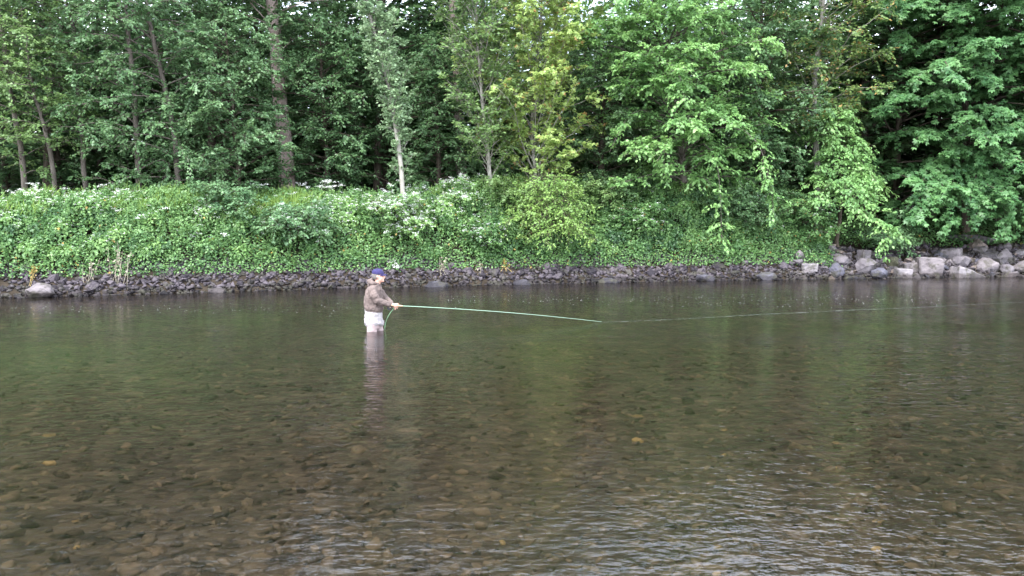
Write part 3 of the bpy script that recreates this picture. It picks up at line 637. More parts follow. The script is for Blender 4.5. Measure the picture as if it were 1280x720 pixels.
LANDMARKS = [(-100, 'the left edge of the picture'), (20, 'the leftmost leaning tree'), (70, 'the pale bushy crown'), (125, 'the third slender trunk'), (175, 'the left one of the slender pair'), (220, 'the right one of the slender pair'), (290, 'the blue green bushy tree'),
             (350, 'the thick old trunk'), (412, 'the rounded bushy tree'), (490, 'the silvery poplar'), (550, 'the dense dark bushy tree'), (610, 'the thin pale trunk'), (675, 'the yellow green tree'), (752, 'the dull olive tree'), (830, 'the bright green tree'),
             (890, 'the right side of the bright tree'), (955, 'the mid green tree'), (1022, 'the sparse branchy tree'), (1075, 'the low leaning tree'), (1120, 'the left sycamore'), (1160, 'the gap between two sycamores'), (1206, 'the big sycamore'), (1265, 'the right sycamore'), (1340, 'the right edge of the picture')]
wr = np.random.default_rng(77); named = {}
for k, (px, Y, H) in enumerate(spots):
    p = root_at(px, Y); sx = wr.uniform(.95, 1.25) * (1.25 if Y > 42 else 1); sc = (sx, sx, H / 16)
    if k < 4: o = protos[k]; o.location = p; o.scale = sc; o.rotation_euler = (0, 0, wr.uniform(0, 6.28))
    else: o = copy_tree(protos[k % 4], p, wr.uniform(0, 6.28), sc)
    rank = 'low bushy tree' if H < 9 and Y < 43 else ('tall dark tree' if Y < 40 else ('dark tree mid wood' if Y < 55 else 'dark tree farthest back'))
    near = min(LANDMARKS, key=lambda q: abs(q[0] - px))[1]
    o['label'] = f'{rank} behind {near}'; named.setdefault(o['label'], []).append((px, o))
for lab, os_ in named.items():
    if len(os_) == 2:
        for w, (_, o) in zip(('left', 'right'), sorted(os_, key=lambda q: q[0])): o['label'] = f'{lab}, the {w} of two'

# ------------------------------------------------------------------ plants on the bank
def veg_h(X, t):
    base = np.interp(t, [.62, .85, 1.2, 1.8, 2.8, 4.0, 5.0, 6, 12], [0, .20, .44, .62, .66, .62, .35, .15, .1])
    ln = .24 * fnoise(X * .6, t * .6, 1.0, 2) + .34 * fnoise(X * 1.7, t * 2.0, 4.0, 2)
    return np.maximum(base * (1 + ln * 1.0), .02) * (1 - .75 * sstep(9.6, 11.0, X) * (t < 8)) + sstep(1.2, 2.6, t) * (.06 + .42 * sstep(-5, 1, X) * (1 - sstep(9.2, 10.6, X))) * (1 + .5 * fnoise(X * .7 + 2, t * .8, 6.0, 2))
def top_z(X, t): return terrain(X, Yw(X) + t) + veg_h(X, t)
def carpet(n, x0, x1, t0, t1, leafm, size, name, label, cat, seed, shape=KITE, deep=.45, tilt=.45, sparse=None):
    r = np.random.default_rng(seed); X = r.uniform(x0, x1, n); t = r.uniform(t0, t1, n)
    if sparse is not None:
        k = r.uniform(0, 1, n) < sparse(X, t); X, t = X[k], t[k]; n = len(X)
    e = .12; z = top_z(X, t); gx = (top_z(X + e, t) - z) / e; gy = (top_z(X, t + e) - z) / e
    N = norm(np.stack([-gx, -gy, np.ones(n)], -1))
    d = r.exponential(.16, n); h = veg_h(X, t)
    P = np.stack([X, Yw(X) + t, z - np.minimum(d, deep) * np.minimum(h, 1) * 1.4], -1) + N * r.normal(.02, .05, n)[:, None] + r.normal(0, .03, (n, 3))
    D = np.stack([r.normal(0, 1, n), r.normal(-.35, .8, n), r.normal(-.35, .4, n)], -1)
    Nn = N * .8 + np.array([0, -.1, .55]) + r.normal(0, tilt, (n, 3))
    acc = Acc(); leaves(acc, P, D, Nn, size * r.uniform(.55, 1.35, n), shape)
    o = link(name, acc.mesh(name), leafm); tag(o, label, cat, kind='stuff'); return o
carpet(64000, -19, 11.2, .66, 6.0, L_hedge, .07, 'bank_plants', 'dense leafy nettles and brambles covering the far bank', 'ground cover', 31, KITE, tilt=.7)
carpet(46000, -19, 11.2, .66, 2.4, L_ivy, .078, 'creeping_ivy', 'creeping ivy covering the lower slope above the stones', 'ivy', 39, KITE, tilt=.6, deep=.5)
def clumps(n, seed, leafm, name, label, cat, size, shape, rad, t0=.92, t1=4.3, x0=-19, x1=10.8, per=230, power=1.0, flowers=0):
    """rounded plants crowding each other, leaves hanging outward like shingles, dark gaps between"""
    r = np.random.default_rng(seed); X = r.uniform(x0, x1, n); t = t0 + (t1 - t0) * r.uniform(0, 1, n) ** power
    R0 = r.uniform(*rad, n) * np.clip(.50 + .25 * t, .5, 1.0)
    e = .15; z = top_z(X, t); gx = (top_z(X + e, t) - z) / e; gy = (top_z(X, t + e) - z) / e; N0 = norm(np.stack([-gx, -gy, np.ones(n)], -1))
    C = np.stack([X, Yw(X) + t, z], -1) - N0 * (R0 * r.uniform(.12, .62, n))[:, None]
    k = np.maximum(40, (per * (R0 / .35) ** 2).astype(int)); i = np.repeat(np.arange(n), k); m = len(i)
    d = norm(r.normal(0, 1, (m, 3)) + N0[i] * .9 + np.array([0, -.2, .35])); lump = 1 + .22 * vnoise(d[:, 0] * 3 + i, d[:, 1] * 3, d[:, 2] * 3)
    P = C[i] + d * (R0[i] * lump * r.uniform(.72, 1.04, m))[:, None] * np.array([1.1, .9, 1.0])
    D = np.array([0, 0, -1.0]) * r.uniform(.3, 1.2, m)[:, None] + d * .45 + r.normal(0, .5, (m, 3))
    Nn = d * .8 + np.array([0, 0, .55]) + r.normal(0, .38, (m, 3))
    S = (size * r.uniform(.6, 1.35, n))[i] * r.uniform(.7, 1.25, m)
    a = Acc(); leaves(a, P, D, Nn, S, shape); tag(link(name, a.mesh(name), leafm), label, cat, kind='stuff')
    if flowers:
        w = np.clip(.05 + 1.5 * fnoise(P[:, 0] * .5 + 4, P[:, 2] * .9, 7.0, 2), 0, 1) * (P[:, 0] < 5) * np.clip((P[:, 2] - .9) / 1.2, .15, 1) * (d[:, 1] < .3)
        j = r.choice(m, flowers, replace=False, p=w / w.sum()); f = Acc(); blossom(f, r, P[j] + d[j] * .05, .045, 10, .024)
        tag(link('scattered_blossom', f.mesh('scattered_blossom'), L_flower), 'fine white blossom scattered over the bank plants', 'blossom', kind='stuff')
clumps(300, 36, L_hedge, 'bramble_clumps', 'rounded light green bramble clumps all over the far bank', 'brambles', .082, KITE, (.22, .46), flowers=2300)
L_shade = leaf_mat('shade_toned_bramble_leaf', (.028, .080, .030), (.085, .175, .060))  # tree shade on the bank, put into a darker leaf colour
clumps(110, 40, L_shade, 'shade_toned_brambles', 'bramble mass coloured dark as tree shade on the bank under the bright tree', 'brambles', .085, KITE, (.22, .44), x0=2.5, x1=10.6, per=200)
clumps(60, 41, L_shade, 'shade_toned_brambles', 'bramble pockets coloured dark as shade low on the bank left of centre', 'brambles', .08, KITE, (.2, .38), t1=2.4, x1=2.5, per=200)  # shaded pockets low on the slope, painted with the same dark leaf tone
clumps(150, 37, L_ivy, 'ivy_clumps', 'dark green ivy clumps low on the far bank', 'ivy', .082, KITE, (.20, .42), power=1.6)
patch = lambda X, t: np.clip(.25 + 1.3 * fnoise(X * .5 + 9, t * .5, 8.0, 2), 0, 1)
carpet(42000, -19, 11.2, .8, 3.6, L_ivy, .085, 'ivy_patches', 'darker ivy patches in the lower half of the bank plants', 'ivy', 32, KITE, tilt=.6, sparse=patch)
carpet(26000, 10.4, 24, 2.5, 9, L_ivy, .10, 'undergrowth', 'dark undergrowth below the sycamores', 'ground cover', 33, KITE)
def weeds(n, seed):
    """upright leafy stems standing out of the carpet"""
    r = np.random.default_rng(seed); X = r.uniform(-19, 10.6, n); t = r.uniform(.8, 5.0, n) ; h = r.uniform(.18, .55, n)
    b = np.stack([X, Yw(X) + t, top_z(X, t) - .15], -1); lean = np.stack([r.normal(0, .18, n), r.normal(-.12, .15, n), np.ones(n)], -1); k = 17
    i = np.repeat(np.arange(n), k); f = r.uniform(.1, 1.0, n * k); az = r.uniform(0, 6.28, n * k)
    P = b[i] + lean[i] * (h[i] * f + .1)[:, None]
    D = np.stack([np.cos(az), np.sin(az), r.normal(-.1, .35, n * k)], -1); N = np.array([0, 0, 1.0]) + r.normal(0, .4, (n * k, 3))
    a = Acc(); leaves(a, P, D, N, (.11 - .05 * f) * r.uniform(.7, 1.3, n * k), KITE)
    tubes(a, np.stack([b, b + lean * (h + .1)[:, None]], 1), np.full((n, 2), .005), 3)
    tag(link('tall_weeds', a.mesh('tall_weeds'), L_weed), 'upright nettle stems standing out of the bank plants', 'weeds', kind='stuff')
L_weed = leaf_mat('nettle_leaf', (.066, .16, .060), (.23, .38, .13), patch=.9)
weeds(2300, 35)
clumps(170, 38, L_weed, 'nettle_clumps', 'grey green nettle clumps on the upper bank', 'nettles', .06, KITE, (.22, .45), t0=1.2, power=.8)
def grass(n, x0, x1, t0, t1, seed, name, label, hgt=(.16, .42), dens=None):
    r = np.random.default_rng(seed); X = r.uniform(x0, x1, n); t = r.uniform(t0, t1, n)
    k = r.uniform(0, 1, n) < dens(X, t); X, t = X[k], t[k]; n = len(X)
    P = np.stack([X, Yw(X) + t, top_z(X, t) + .02], -1)
    D = np.stack([r.normal(0, .6, n), r.normal(-.25, .4, n), np.ones(n)], -1); N = np.stack([r.normal(0, .5, n), -np.ones(n), r.normal(.2, .2, n)], -1)
    acc = Acc(); leaves(acc, P, D, N, r.uniform(*hgt, n), BLADE)
    o = link(name, acc.mesh(name), L_grass); tag(o, label, 'grass', kind='stuff')
grass(36000, -19, 2, 2.0, 5.5, 34, 'tall_grass', 'sunlit yellow green grass along the top of the bank', dens=lambda X, t: np.clip(.35 + 1.2 * fnoise(X * .4 + 3, t * .35, 2.0, 2), 0, 1))

def shrub(name, label, px, py_top, t, R, leafm, seed, nl=34, ls=.085, flower=None, h=None, cat='shrub', lf=16, rise=(.3, .9), **kw):
    Y = 27.0
    for _ in range(6): Y = float(Yw((px - 640) / F * Y)) + t
    b = root_at(px, Y); top = at(px, py_top, Y)[2]
    return tree(name, label, np.array([b, b * .5 + np.array([b[0], Y - .1, top]) * .5, [b[0], Y - .15, top - .25]]), .05, K_dark, leafm, b[2] + .25, R, nl, seed, cat=cat, rise=rise, droop=.45, tw_m=12, tw_len=(.22, .5), lf=lf, ls=ls, bias=.7, flower=flower, **kw)
shrub('elder_shrub', 'blue green shrub with a tall tip on the left bank', 290, 222, 2.2, bell(.55, 1.05), L_shrub, 51)
shrub('elder_shrub', 'blue green shrub overhanging dark gaps left of the angler', 375, 250, 1.7, bell(.8, 1.35), L_shrub, 52, flower=110)
shrub('flowering_shrub', 'shrub thick with white blossom right above the angler', 500, 235, 1.8, bell(.7, 1.15), L_hedge, 53, flower=650)
shrub('flowering_shrub', 'white flowered shrub on the bank top right of the angler', 575, 226, 2.8, bell(.6, 1.1), L_hedge, 54, flower=320)
shrub('flowering_shrub', 'low shrub with a hanging trail of white blossom over the stones', 605, 275, 1.3, bell(.5, .8), L_ivy, 55, flower=120)
shrub('flowering_shrub', 'dark green shrub with pale blossom below the bright tree', 790, 255, 1.9, bell(.7, 1.2), L_ivy, 56, flower=70)
shrub('ivy_shrub', 'dark rounded shrub at the right end of the green bank', 1000, 245, 1.7, bell(.7, 1.25), L_ivy, 57, flower=16)
shrub('ivy_shrub', 'mid green shrub with pale blossom right of the bright tree trunk', 925, 235, 2.0, bell(.8, 1.4), L_mid, 58, flower=30)
shrub('elder_shrub', 'mid green shrub on the bank below the dull olive tree', 740, 225, 2.8, bell(.8, 1.4), L_soft, 59)
shrub('fern_bush', 'small light green bush above the stones by the hollow', 1105, 285, 2.1, bell(.5, 1.0), L_shrub, 60, ls=.08)
shrub('elder_shrub', 'leafy green shrub on the bank between the two pale trunks', 640, 226, 2.6, bell(.7, 1.25), L_soft, 61)

# cow parsley: stems with white umbels
def parsley(px, py, t, n, label, seed, wide=.5):
    r = np.random.default_rng(seed); Y = 26.0
    for _ in range(6): Y = float(Yw((px - 640) / F * Y)) + t
    x = (px - 640) / F * Y; zt = at(px, py, Y)[2]; zb = float(terrain(x, Y))
    base = np.array([x, Y, zb]); root = empty('cow_parsley', base); tag(root, label, 'wild flower', 'cow parsley on the bank')
    tops = np.stack([x + r.normal(0, wide, n), Y + r.normal(0, .2, n), zt + r.normal(0, .14, n)], -1)
    st = np.stack([np.stack([x + (tops[:, 0] - x) * .6, Y + (tops[:, 1] - Y) * .6, np.full(n, zb)], -1), tops * .6 + np.array([x, Y, zb]) * .4, tops], 1)
    a = Acc(); tubes(a, st, np.repeat(np.array([[.008, .006, .004]]), n, 0), 4); link('stems', a.mesh('stems', True, base), L_soft, root)
    f = Acc(); C = np.concatenate([tops + r.normal(0, .07, (n, 3)) * [1, 1, .4] for _ in range(3)]); blossom(f, r, C, .07, 15, .03); link('flower_heads', f.mesh('flower_heads', False, base), L_flower, root)['kind'] = 'stuff'
parsley(46, 238, 3.6, 12, 'clump of white cow parsley at the left end of the bank top', 71)
parsley(105, 240, 3.6, 7, 'white cow parsley below the third slender trunk', 72)
parsley(195, 240, 3.5, 9, 'thin row of white flowers below the pair of slender trees', 73, .8)
parsley(320, 232, 3.4, 6, 'white cow parsley right of the tall tipped shrub', 74, .4)
parsley(405, 230, 3.4, 14, 'white cow parsley standing tallest left of the poplar foot', 75, .6)
parsley(385, 252, 2.7, 16, 'broad patch of white flowers on the slope left of the poplar', 76, .5)
parsley(515, 232, 3.4, 10, 'white cow parsley at the foot of the poplar', 77, .4)
parsley(570, 224, 3.4, 12, 'white cow parsley at the foot of the thin pale trunk', 78, .35)
parsley(165, 272, 1.9, 9, 'few white flowers low on the left slope', 79, .8)
parsley(250, 290, 1.5, 8, 'small white flowers below the tall tipped shrub', 80, .3)
parsley(490, 335, .75, 7, 'white blossom sprig hanging over the stones behind the cap', 81, .12)
parsley(785, 262, 2.2, 10, 'white flowers on the dark slope right of the yellow bush', 82, .3)
# dry stalks and yellowed plants at the stones
def stalks(name, label, px, py0, py1, mat, seed, n=5, lean=.25):
    r = np.random.default_rng(seed); Y = 26.0
    for _ in range(6): Y = float(Yw((px - 640) / F * Y)) + .45
    a0 = at(px, py0, Y); a1 = at(px, py1, Y); base = np.array([a0[0], Y, min(a0[2], a1[2])]); L = abs(a1[2] - a0[2])
    top = base + np.stack([r.normal(0, lean * L * .5, n), r.normal(.25, .08, n), L * r.uniform(.7, 1.05, n)], -1)
    bot = base + np.stack([r.normal(0, .12, n), r.normal(-.1, .05, n), np.full(n, -.03)], -1)
    root = empty(name, base); tag(root, label, 'plant', 'dry plants on the stones')
    a = Acc(); tubes(a, np.stack([bot, (bot + top) / 2 + r.normal(0, .05, (n, 3)), top], 1), np.repeat(np.array([[.008, .006, .004]]), n, 0), 4); link('stems', a.mesh('stems', True, base), mat, root)
    b = Acc(); m = n * 12; f = r.uniform(.35, 1, (m, 1)); i = r.integers(0, n, m)
    leaves(b, bot[i] * (1 - f) + top[i] * f + r.normal(0, .03, (m, 3)), r.normal(0, 1, (m, 3)) + [0, 0, -.7], r.normal(0, 1, (m, 3)) + [0, -1, .3], r.uniform(.04, .09, m), KITE); link('leaves', b.mesh('leaves', False, base), mat, root)['kind'] = 'stuff'
stalks('yellowed_plant', 'yellowed drooping plant above the pale left boulder', 38, 356, 330, L_ochre, 1, 3)
stalks('dry_stalks', 'pale dry stalks standing in the stones at left', 148, 364, 305, L_straw, 2, 7)
stalks('dry_stalks', 'thin dry stalks leaning on the stones left of the tall pale ones', 112, 360, 322, L_straw, 3, 4)
stalks('dry_stalks', 'dry stalks hanging on the stones right behind the angler', 552, 352, 322, L_straw, 4, 4)
stalks('yellowed_plant', 'small yellowed tuft at the top of the stones in the middle', 632, 338, 320, L_ochre, 5, 3)
stalks('dry_stalks', 'dry straw tuft low on the bank at the centre', 596, 350, 325, L_straw, 6, 3)

# ------------------------------------------------------------------ bits floating on the water
r = np.random.default_rng(90); n = 420
px = np.concatenate([r.uniform(0, 480, 110), r.uniform(560, 1180, 310)]); py = np.concatenate([r.normal(386, 4, 110), r.normal(375, 4, 310)])
G = np.array([ground(a, b, .004) for a, b in zip(px, py)]); ok = (G[:, 1] < Yw(G[:, 0]) - .6) & (G[:, 1] > 5); G = G[ok]; n = len(G)
an = r.uniform(0, 6.28, n); a = Acc(); leaves(a, G, np.stack([np.cos(an), np.sin(an), np.zeros(n)], -1), np.tile([0, 0, 1.0], (n, 1)), r.uniform(.015, .04, n), (KITE[0] * [1, 1, .02], KITE[1]))
tag(link('foam_flecks', a.mesh('foam_flecks'), L_flower), 'white specks of foam and petals drifting on the river', 'foam', kind='stuff')

#--SPLIT2--
# ------------------------------------------------------------------ the angler
def plain(name, c, rough=.8, c2=None, scale=12, bump=.25, bscale=40, dist=.01, spec=.25):
    return solid_mat(name, c, c2 or tuple(min(1, x * 1.2) for x in c), scale=scale, rough=rough, bump=bump, bscale=bscale, dist=dist, spec=spec)
A0 = ground(468, 413.5)
WZ = .62                                            # water depth where he stands
ang = empty('person', (A0[0], A0[1], -WZ)); ang.rotation_euler = (0, 0, math.radians(-6))
tag(ang, 'angler in blue cap, brown hooded jacket and pale waders standing thigh deep in the river', 'person')
def loft(bm, rings, n=14):
    """rings: (x, y, z, rx, ry, tilt) stacked ellipses, capped; tilt leans a ring about the y axis"""
    vs_ = []
    for x, y, z, rx, ry, *tl in rings:
        tl = tl[0] if tl else 0; row = []
        for k in range(n):
            a = 2 * math.pi * k / n; dx = rx * math.cos(a); dy = ry * math.sin(a)
            row.append(bm.verts.new((x + dx * math.cos(tl), y + dy, z + WZ - dx * math.sin(tl))))
        vs_.append(row)
    for a, b in zip(vs_[:-1], vs_[1:]):
        for k in range(n): bm.faces.new((a[k], a[(k + 1) % n], b[(k + 1) % n], b[k]))
    bm.faces.new(vs_[0][::-1]); bm.faces.new(vs_[-1])
def limb(bm, pts, n=12):
    """pts: (x, y, z, r) joints; closed tapering tube"""
    P = [Vector((p[0], p[1], p[2] + WZ)) for p in pts]; rows = []
    for i, p in enumerate(P):
        d = (P[min(i + 1, len(P) - 1)] - P[max(i - 1, 0)]).normalized()
        ref = Vector((0, 1, 0)) if abs(d.y) < .9 else Vector((0, 0, 1))
        a = d.cross(ref).normalized(); b = d.cross(a)
        r_ = pts[i][3]; ra, rb = (r_, r_) if not isinstance(r_, tuple) else r_
        rows.append([bm.verts.new(p + a * ra * math.cos(2 * math.pi * k / n) + b * rb * math.sin(2 * math.pi * k / n)) for k in range(n)])
    for a, b in zip(rows[:-1], rows[1:]):
        for k in range(n): bm.faces.new((a[k], a[(k + 1) % n], b[(k + 1) % n], b[k]))
    bm.faces.new(rows[0][::-1]); bm.faces.new(rows[-1])
def ball(bm, c, r, seg=14):
    m = Matrix.Translation((c[0], c[1], c[2] + WZ)) @ Matrix.Diagonal((*(r if isinstance(r, tuple) else (r, r, r)), 1))
    bmesh.ops.create_uvsphere(bm, u_segments=seg, v_segments=10, radius=1, matrix=m)
def finish(name, bm, mat, parent, voxel=None, smooth=4, disp=None):
    bmesh.ops.recalc_face_normals(bm, faces=bm.faces[:])
    me = bpy.data.meshes.new(name); bm.to_mesh(me); bm.free()
    for p in me.polygons: p.use_smooth = True
    o = link(name, me, mat, parent)
    if voxel:
        m = o.modifiers.new('fuse', 'REMESH'); m.mode = 'VOXEL'; m.voxel_size = voxel; m.use_smooth_shade = True
        s = o.modifiers.new('soften', 'SMOOTH'); s.iterations = smooth; s.factor = .5
    if disp:
        tx = bpy.data.textures.new(name + '_folds', 'CLOUDS'); tx.noise_scale = disp[1]
        d = o.modifiers.new('folds', 'DISPLACE'); d.texture = tx; d.strength = disp[0]; d.mid_level = .5
    return o
M_skin = plain('skin', (.52, .27, .20), .55, (.62, .36, .28), scale=18, bump=.1)
M_jack = plain('brown_jacket', (.085, .063, .058), .85, (.155, .117, .105), scale=7, bump=.5, bscale=18, dist=.02)
M_wad = plain('tan_waders', (.27, .205, .20), .8, (.36, .28, .275), scale=6, bump=.5, bscale=16, dist=.02)
M_wht = plain('pale_wader_top', (.24, .215, .215), .8, (.36, .33, .335), scale=6, bump=.5, bscale=14, dist=.02)
M_cap = plain('blue_cap', (.018, .015, .055), .8, (.034, .028, .10), scale=20)
M_hair = plain('grey_hair', (.10, .085, .075), .8, (.20, .18, .165), scale=60)
M_blackish = plain('dark_rubber', (.02, .02, .022), .5)
HEAD = (.105, 0, 1.005)
# hands close round the rod grip: rod axis through the right hand
RH = Vector((.425, -.06, .485)); RD = Vector((.985, .06, -.07)).normalized()
def hand(bm, wrist, grip, axis, side, r_grip=.017):
    """palm beside the grip, four fingers curling round it, thumb along it"""
    ax = axis.normalized(); up = Vector((0, 0, 1)); up = (up - ax * up.dot(ax)).normalized(); sd = ax.cross(up) * side
    palm = grip + sd * .024 + up * .008
    limb(bm, [(*wrist, .027), (*((wrist + palm) / 2), (.024, .034)), (*palm, (.018, .040)), (*(palm + ax * .03), (.014, .034))])
    for k, (ln, rr_) in enumerate([(.92, .0095), (1.0, .010), (.97, .0095), (.8, .0085)]):
        o = grip + ax * (.040 - .022 * k); pts = []
        for j in range(6):
            a = math.radians(15 - 215 * ln * j / 5); rad_ = r_grip + rr_ + .004
            p = o + (sd * math.cos(a) - up * -math.sin(a)) * rad_; pts.append((*p, rr_ * (1 - .07 * j)))
        limb(bm, pts, 8)
    limb(bm, [(*(palm + up * .018 - ax * .01), .013), (*(grip + up * .030 + ax * .02), .0115), (*(grip + up * .029 + ax * .055), .009)], 8)
# body: one continuous surface under the clothes
bm = bmesh.new()
loft(bm, [(-.01, 0, .10, .11, .15), (-.02, 0, .28, .12, .155), (-.02, 0, .48, .115, .15), (0, 0, .66, .12, .17), (.015, 0, .78, .105, .17), (.03, 0, .85, .075, .12), (.055, 0, .89, .055, .06)])
limb(bm, [(.045, 0, .84, .062), (.075, 0, .91, .056), (.095, 0, .96, .055)])
ball(bm, (.092, 0, 1.03), (.098, .078, .105)); ball(bm, (.125, 0, .975), (.068, .062, .075))          # skull and jaw
ball(bm, (.168, 0, .930), (.026, .030, .022))                                                         # chin
limb(bm, [(.178, 0, 1.035, .010), (.200, 0, 1.005, .014), (.206, 0, .990, .016), (.186, 0, .980, .013)], 8)   # nose
ball(bm, (.176, 0, 1.048), (.018, .050, .010))                                                        # brow
ball(bm, (.184, 0, .958), (.012, .026, .007)); ball(bm, (.182, 0, .947), (.012, .023, .007))          # lips
for s_ in (-1, 1):
    ball(bm, (.155, .040 * s_, .985), (.028, .022, .024))                                             # cheeks
    limb(bm, [(.090, .074 * s_, 1.03, (.010, .018)), (.086, .083 * s_, 1.01, (.012, .02)), (.092, .076 * s_, .985, (.008, .012))], 8)   # ears
    y = .10 * s_; fx = -.035 if s_ < 0 else .085
    limb(bm, [(-.01, y, .16, .085), (fx * .7, y, -.12, .062), (fx, y, -.32, .05), (fx - .01, y, -.53, .038), (fx + .02, y, -.57, .042), (fx + .12, y, -.585, .035)])
limb(bm, [(.0, -.175, .80, .052), (.07, -.215, .66, .046), (.135, -.205, .575, .042), (.24, -.14, .535, .036), (.345, -.085, .50, .028)])
limb(bm, [(.0, .175, .80, .052), (.09, .215, .66, .046), (.165, .195, .575, .042), (.26, .12, .52, .036), (.35, .02, .475, .028)])
hand(bm, Vector((.345, -.085, .50)), RH, RD, -1)
hand(bm, Vector((.35, .02, .475)), Vector((.392, -.012, .445)), Vector((.5, .1, -.85)), 1, .010)
finish('body', bm, M_skin, ang, .0065, 3)
# clothes
bm = bmesh.new()
loft(bm, [(-.005, 0, .385, .165, .195, .12), (-.005, 0, .42, .178, .215, .10), (-.012, 0, .50, .172, .210, .06), (-.012, 0, .60, .166, .212), (.0, 0, .70, .160, .215), (.010, 0, .78, .140, .205), (.025, 0, .845, .105, .155), (.045, 0, .885, .078, .09), (.060, 0, .905, .068, .072)], 20)
limb(bm, [(-.005, -.165, .80, .078), (.06, -.218, .68, .074), (.125, -.215, .585, .070), (.165, -.19, .560, .066), (.25, -.14, .535, .058), (.335, -.088, .505, .044), (.350, -.080, .500, .040)])
limb(bm, [(-.005, .165, .80, .078), (.08, .215, .68, .074), (.155, .205, .585, .070), (.19, .18, .565, .066), (.27, .115, .52, .056), (.335, .035, .482, .043), (.345, .026, .478, .040)])
jk = finish('jacket', bm, M_jack, ang, .010, 3, (.034, .055))
bm = bmesh.new()                                                   # hood lying on the shoulders
limb(bm, [(.075, -.085, .885, (.028, .026)), (.02, -.105, .895, (.042, .036)), (-.045, -.075, .915, (.058, .042)), (-.07, 0, .925, (.064, .048)), (-.045, .075, .915, (.058, .042)), (.02, .105, .895, (.042, .036)), (.075, .085, .885, (.028, .026))])
limb(bm, [(-.01, 0, .99, (.022, .055)), (-.035, 0, .955, (.036, .085)), (-.06, 0, .89, (.045, .10)), (-.085, 0, .82, (.03, .08))])
hd = finish('hood', bm, M_jack, jk, .010, 4, (.014, .05))
bm = bmesh.new()                                                   # elastic hem
loft(bm, [(-.005, 0, .365, .160, .190, .12), (-.005, 0, .380, .168, .198, .12), (-.005, 0, .398, .166, .196, .12)], 24); finish('jacket_hem', bm, M_blackish if False else M_jack, jk, .010, 2)
bm = bmesh.new()                                                   # folded-down wader top
loft(bm, [(-.005, 0, .105, .155, .185, -.10), (-.008, 0, .13, .172, .200, -.08), (-.010, 0, .20, .166, .198), (-.010, 0, .30, .160, .194), (-.008, 0, .40, .160, .190), (-.005, 0, .43, .152, .182)], 22)
ball(bm, (.125, .02, .15), (.055, .12, .06)); ball(bm, (-.11, -.05, .16), (.06, .12, .055))
finish('wader_top', bm, M_wht, ang, .010, 3, (.045, .06))
bm = bmesh.new()
for s_ in (-1, 1):
    y = .098 * s_; fx = -.035 if s_ < 0 else .085
    limb(bm, [(-.005, y, .22, .105), (fx * .4, y, .08, .102), (fx * .7, y, -.05, .092), (fx * .9, y, -.18, .085), (fx, y, -.36, .076), (fx - .01, y, -.50, .066), (fx, y, -.545, .062)])
loft(bm, [(-.005, 0, .05, .12, .17), (-.008, 0, .14, .14, .18), (-.008, 0, .24, .135, .175)])
wd = finish('waders', bm, M_wad, ang, .011, 3, (.022, .08))
for s_ in (-1, 1):
    y = .098 * s_; fx = -.035 if s_ < 0 else .085
    bm = bmesh.new(); limb(bm, [(fx - .02, y, -.47, .068), (fx - .015, y, -.54, .066), (fx - .01, y, -.585, .062)])
    limb(bm, [(fx - .06, y, -.585, (.032, .05)), (fx + .04, y, -.575, (.042, .052)), (fx + .13, y, -.588, (.030, .048)), (fx + .17, y, -.595, (.018, .035))])
    finish('boot', bm, M_blackish, ang, .010, 2)
# cap, hair, eyes
bm = bmesh.new()
loft(bm, [(.082, 0, 1.058, .116, .092, .08), (.080, 0, 1.085, .114, .091, .08), (.076, 0, 1.12, .100, .082, .06), (.074, 0, 1.145, .072, .06), (.074, 0, 1.157, .03, .026)], 22)
cp = finish('cap', bm, M_cap, ang, .006, 3)
bm = bmesh.new()
vt = []
for u_ in np.linspace(0, 1, 7):
    for v_ in np.linspace(-1, 1, 11):
        w_ = .082 * (1 - .25 * u_ ** 3) * math.cos(math.asin(min(1, abs(v_))) * .0)
        vt.append(bm.verts.new((.135 + .045 * (1 - v_ * v_) * 1.0 + u_ * .082 * math.sqrt(max(0, 1 - (v_ * .93) ** 2)), v_ * w_, 1.062 + WZ - .020 * v_ * v_ - u_ * .018)))
for a_ in range(6):
    for b_ in range(10): bm.faces.new((vt[a_ * 11 + b_], vt[a_ * 11 + b_ + 1], vt[(a_ + 1) * 11 + b_ + 1], vt[(a_ + 1) * 11 + b_]))
br = finish('brim', bm, M_cap, cp); so = br.modifiers.new('thick', 'SOLIDIFY'); so.thickness = .006
bm = bmesh.new(); ball(bm, (.074, 0, 1.158), (.010, .010, .006)); finish('button', bm, M_cap, cp)
bm = bmesh.new(); loft(bm, [(.055, 0, .965, .060, .066), (.058, 0, 1.0, .080, .080), (.070, 0, 1.045, .103, .086), (.076, 0, 1.07, .104, .086)], 18); finish('hair', bm, M_hair, ang, .007, 2)
for s_ in (-1, 1):
    bm = bmesh.new(); ball(bm, (.168, .031 * s_, 1.022), .012); finish('eye', bm, M_blackish, ang)
# ------------------------------------------------------------------ rod, reel and line
Mw = Matrix.Translation(ang.location) @ Matrix.Rotation(math.radians(-6), 4, 'Z')
def wpt(v): return Mw @ Vector((v[0], v[1], v[2] + WZ))
grip = wpt(RH); tip = Vector(ground(752, 402.3, .012)); d = (tip - grip).normalized()
butt = grip - d * .17
M_rod = plain('pale_green_rod', (.22, .33, .24), .4, (.27, .40, .29), bump=0)
M_cork = plain('cork_grip', (.42, .29, .17), .8, (.55, .40, .25), scale=60)
M_line = plain('green_fly_line', (.34, .62, .36), .5, (.40, .70, .42), bump=0)
M_lineW = plain('pale_floating_line', (.24, .28, .25), .5, (.32, .37, .33), bump=0)
rod = empty('fishing_rod', butt); tag(rod, 'long pale green fly rod held low so its tip touches the water', 'fishing rod')
s = np.linspace(0, 1, 26); g0 = np.array(grip + d * .12); tp = np.array(tip)
P = g0 + (tp - g0) * s[:, None]; P[:, 2] += .036 * np.sin(math.pi * s) ** .9
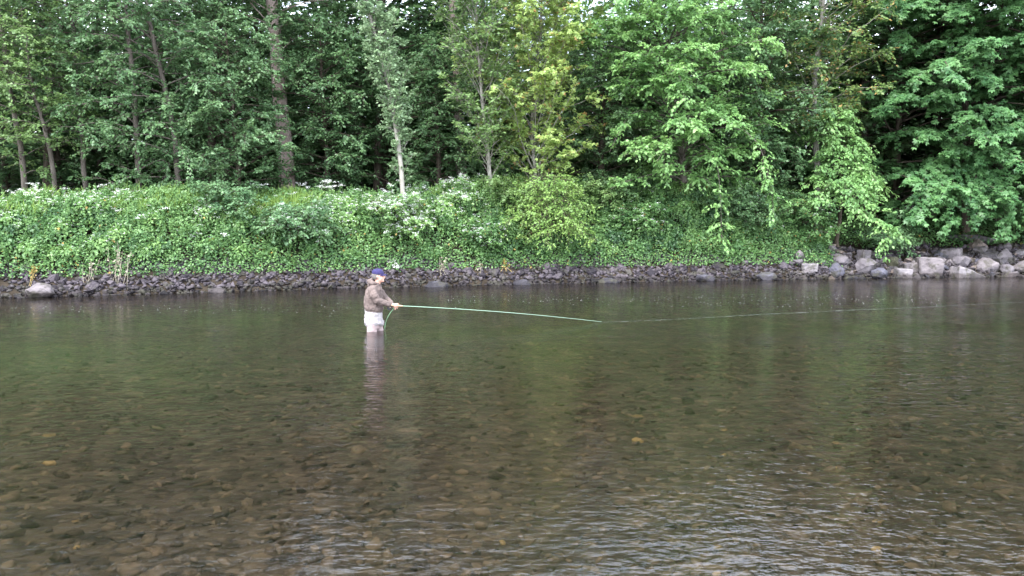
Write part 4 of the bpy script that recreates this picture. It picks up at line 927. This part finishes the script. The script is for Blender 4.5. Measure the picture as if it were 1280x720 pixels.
a = Acc(); tubes(a, P, .0068 - .0038 * s, 8); link('blank', a.mesh('blank', True, butt), M_rod, rod)
a = Acc(); gp = np.array(butt) + np.array(d) * np.array([0, .02, .10, .20, .27, .30])[:, None]; tubes(a, gp, np.array([.004, .017, .0155, .018, .014, .008]), 12); link('grip', a.mesh('grip', True, butt), M_cork, rod)
for k in (3, 6, 9, 12, 15, 18, 21, 24):
    th = np.linspace(0, 2 * math.pi, 13); c = P[k] + [0, 0, -.018]
    a = Acc(); tubes(a, c + .010 * np.stack([np.zeros(13), np.cos(th), np.sin(th)], -1), np.full(13, .0022), 5); link('line_guide', a.mesh('line_guide', True, butt), M_blackish, rod)
bm = bmesh.new(); rc = butt + d * .05 + Vector((0, 0, -.055)); bmesh.ops.create_cone(bm, cap_ends=True, segments=24, radius1=.045, radius2=.045, depth=.032, matrix=Matrix.Translation(rc - butt) @ Matrix.Rotation(math.radians(90), 4, 'X'))
bmesh.ops.bevel(bm, geom=bm.edges[:], offset=.005, segments=2, affect='EDGES'); me = bpy.data.meshes.new('reel'); bm.to_mesh(me); bm.free(); reel = link('reel', me, M_blackish, rod)
bm = bmesh.new(); bmesh.ops.create_cone(bm, cap_ends=True, segments=10, radius1=.006, radius2=.006, depth=.03, matrix=Matrix.Translation(rc - butt + Vector((.02, -.03, .015))) @ Matrix.Rotation(math.radians(90), 4, 'X')); me = bpy.data.meshes.new('reel_handle'); bm.to_mesh(me); bm.free(); link('reel_handle', me, M_cork, reel)
# slack loop from the hand to the water
h0 = np.array(wpt((.395, -.05, .44))); w0 = ground(481, 412, -.03); s = np.linspace(0, 1, 18)[:, None]
cpt = h0 * .45 + w0 * .55 + np.array([-.075, -.05, .04]); C = (1 - s) ** 2 * h0 + 2 * s * (1 - s) * cpt + s ** 2 * w0
a = Acc(); tubes(a, C, np.full(18, .0062), 6); lo = link('line_loop', a.mesh('line_loop', True, h0), M_line); lo.location = h0
tag(lo, 'slack green fishing line hanging from the hand into the water', 'fishing line')
# floating line beyond the tip
fl = [ground(754, 402.2, .006), ground(820, 399.6, .006), ground(890, 396, .006), ground(960, 392.2, .006), ground(1040, 388.4, .006), ground(1130, 384.2, .006), ground(1210, 380.2, .006), ground(1290, 376.2, .006), ground(1370, 373.0, .006)]
C = curve_pts(fl, 120); rr = np.random.default_rng(3); C[:, 1] += np.cumsum(rr.normal(0, .012, 120)); C[:, 2] = .0004; C[0] = tp
a = Acc(); tubes(a, C, np.full(120, .0004), 5); fo = link('floating_line', a.mesh('floating_line', True, C[0]), M_lineW); fo.location = C[0]
tag(fo, 'thin pale fly line floating in a long straight trail to the right', 'fishing line')
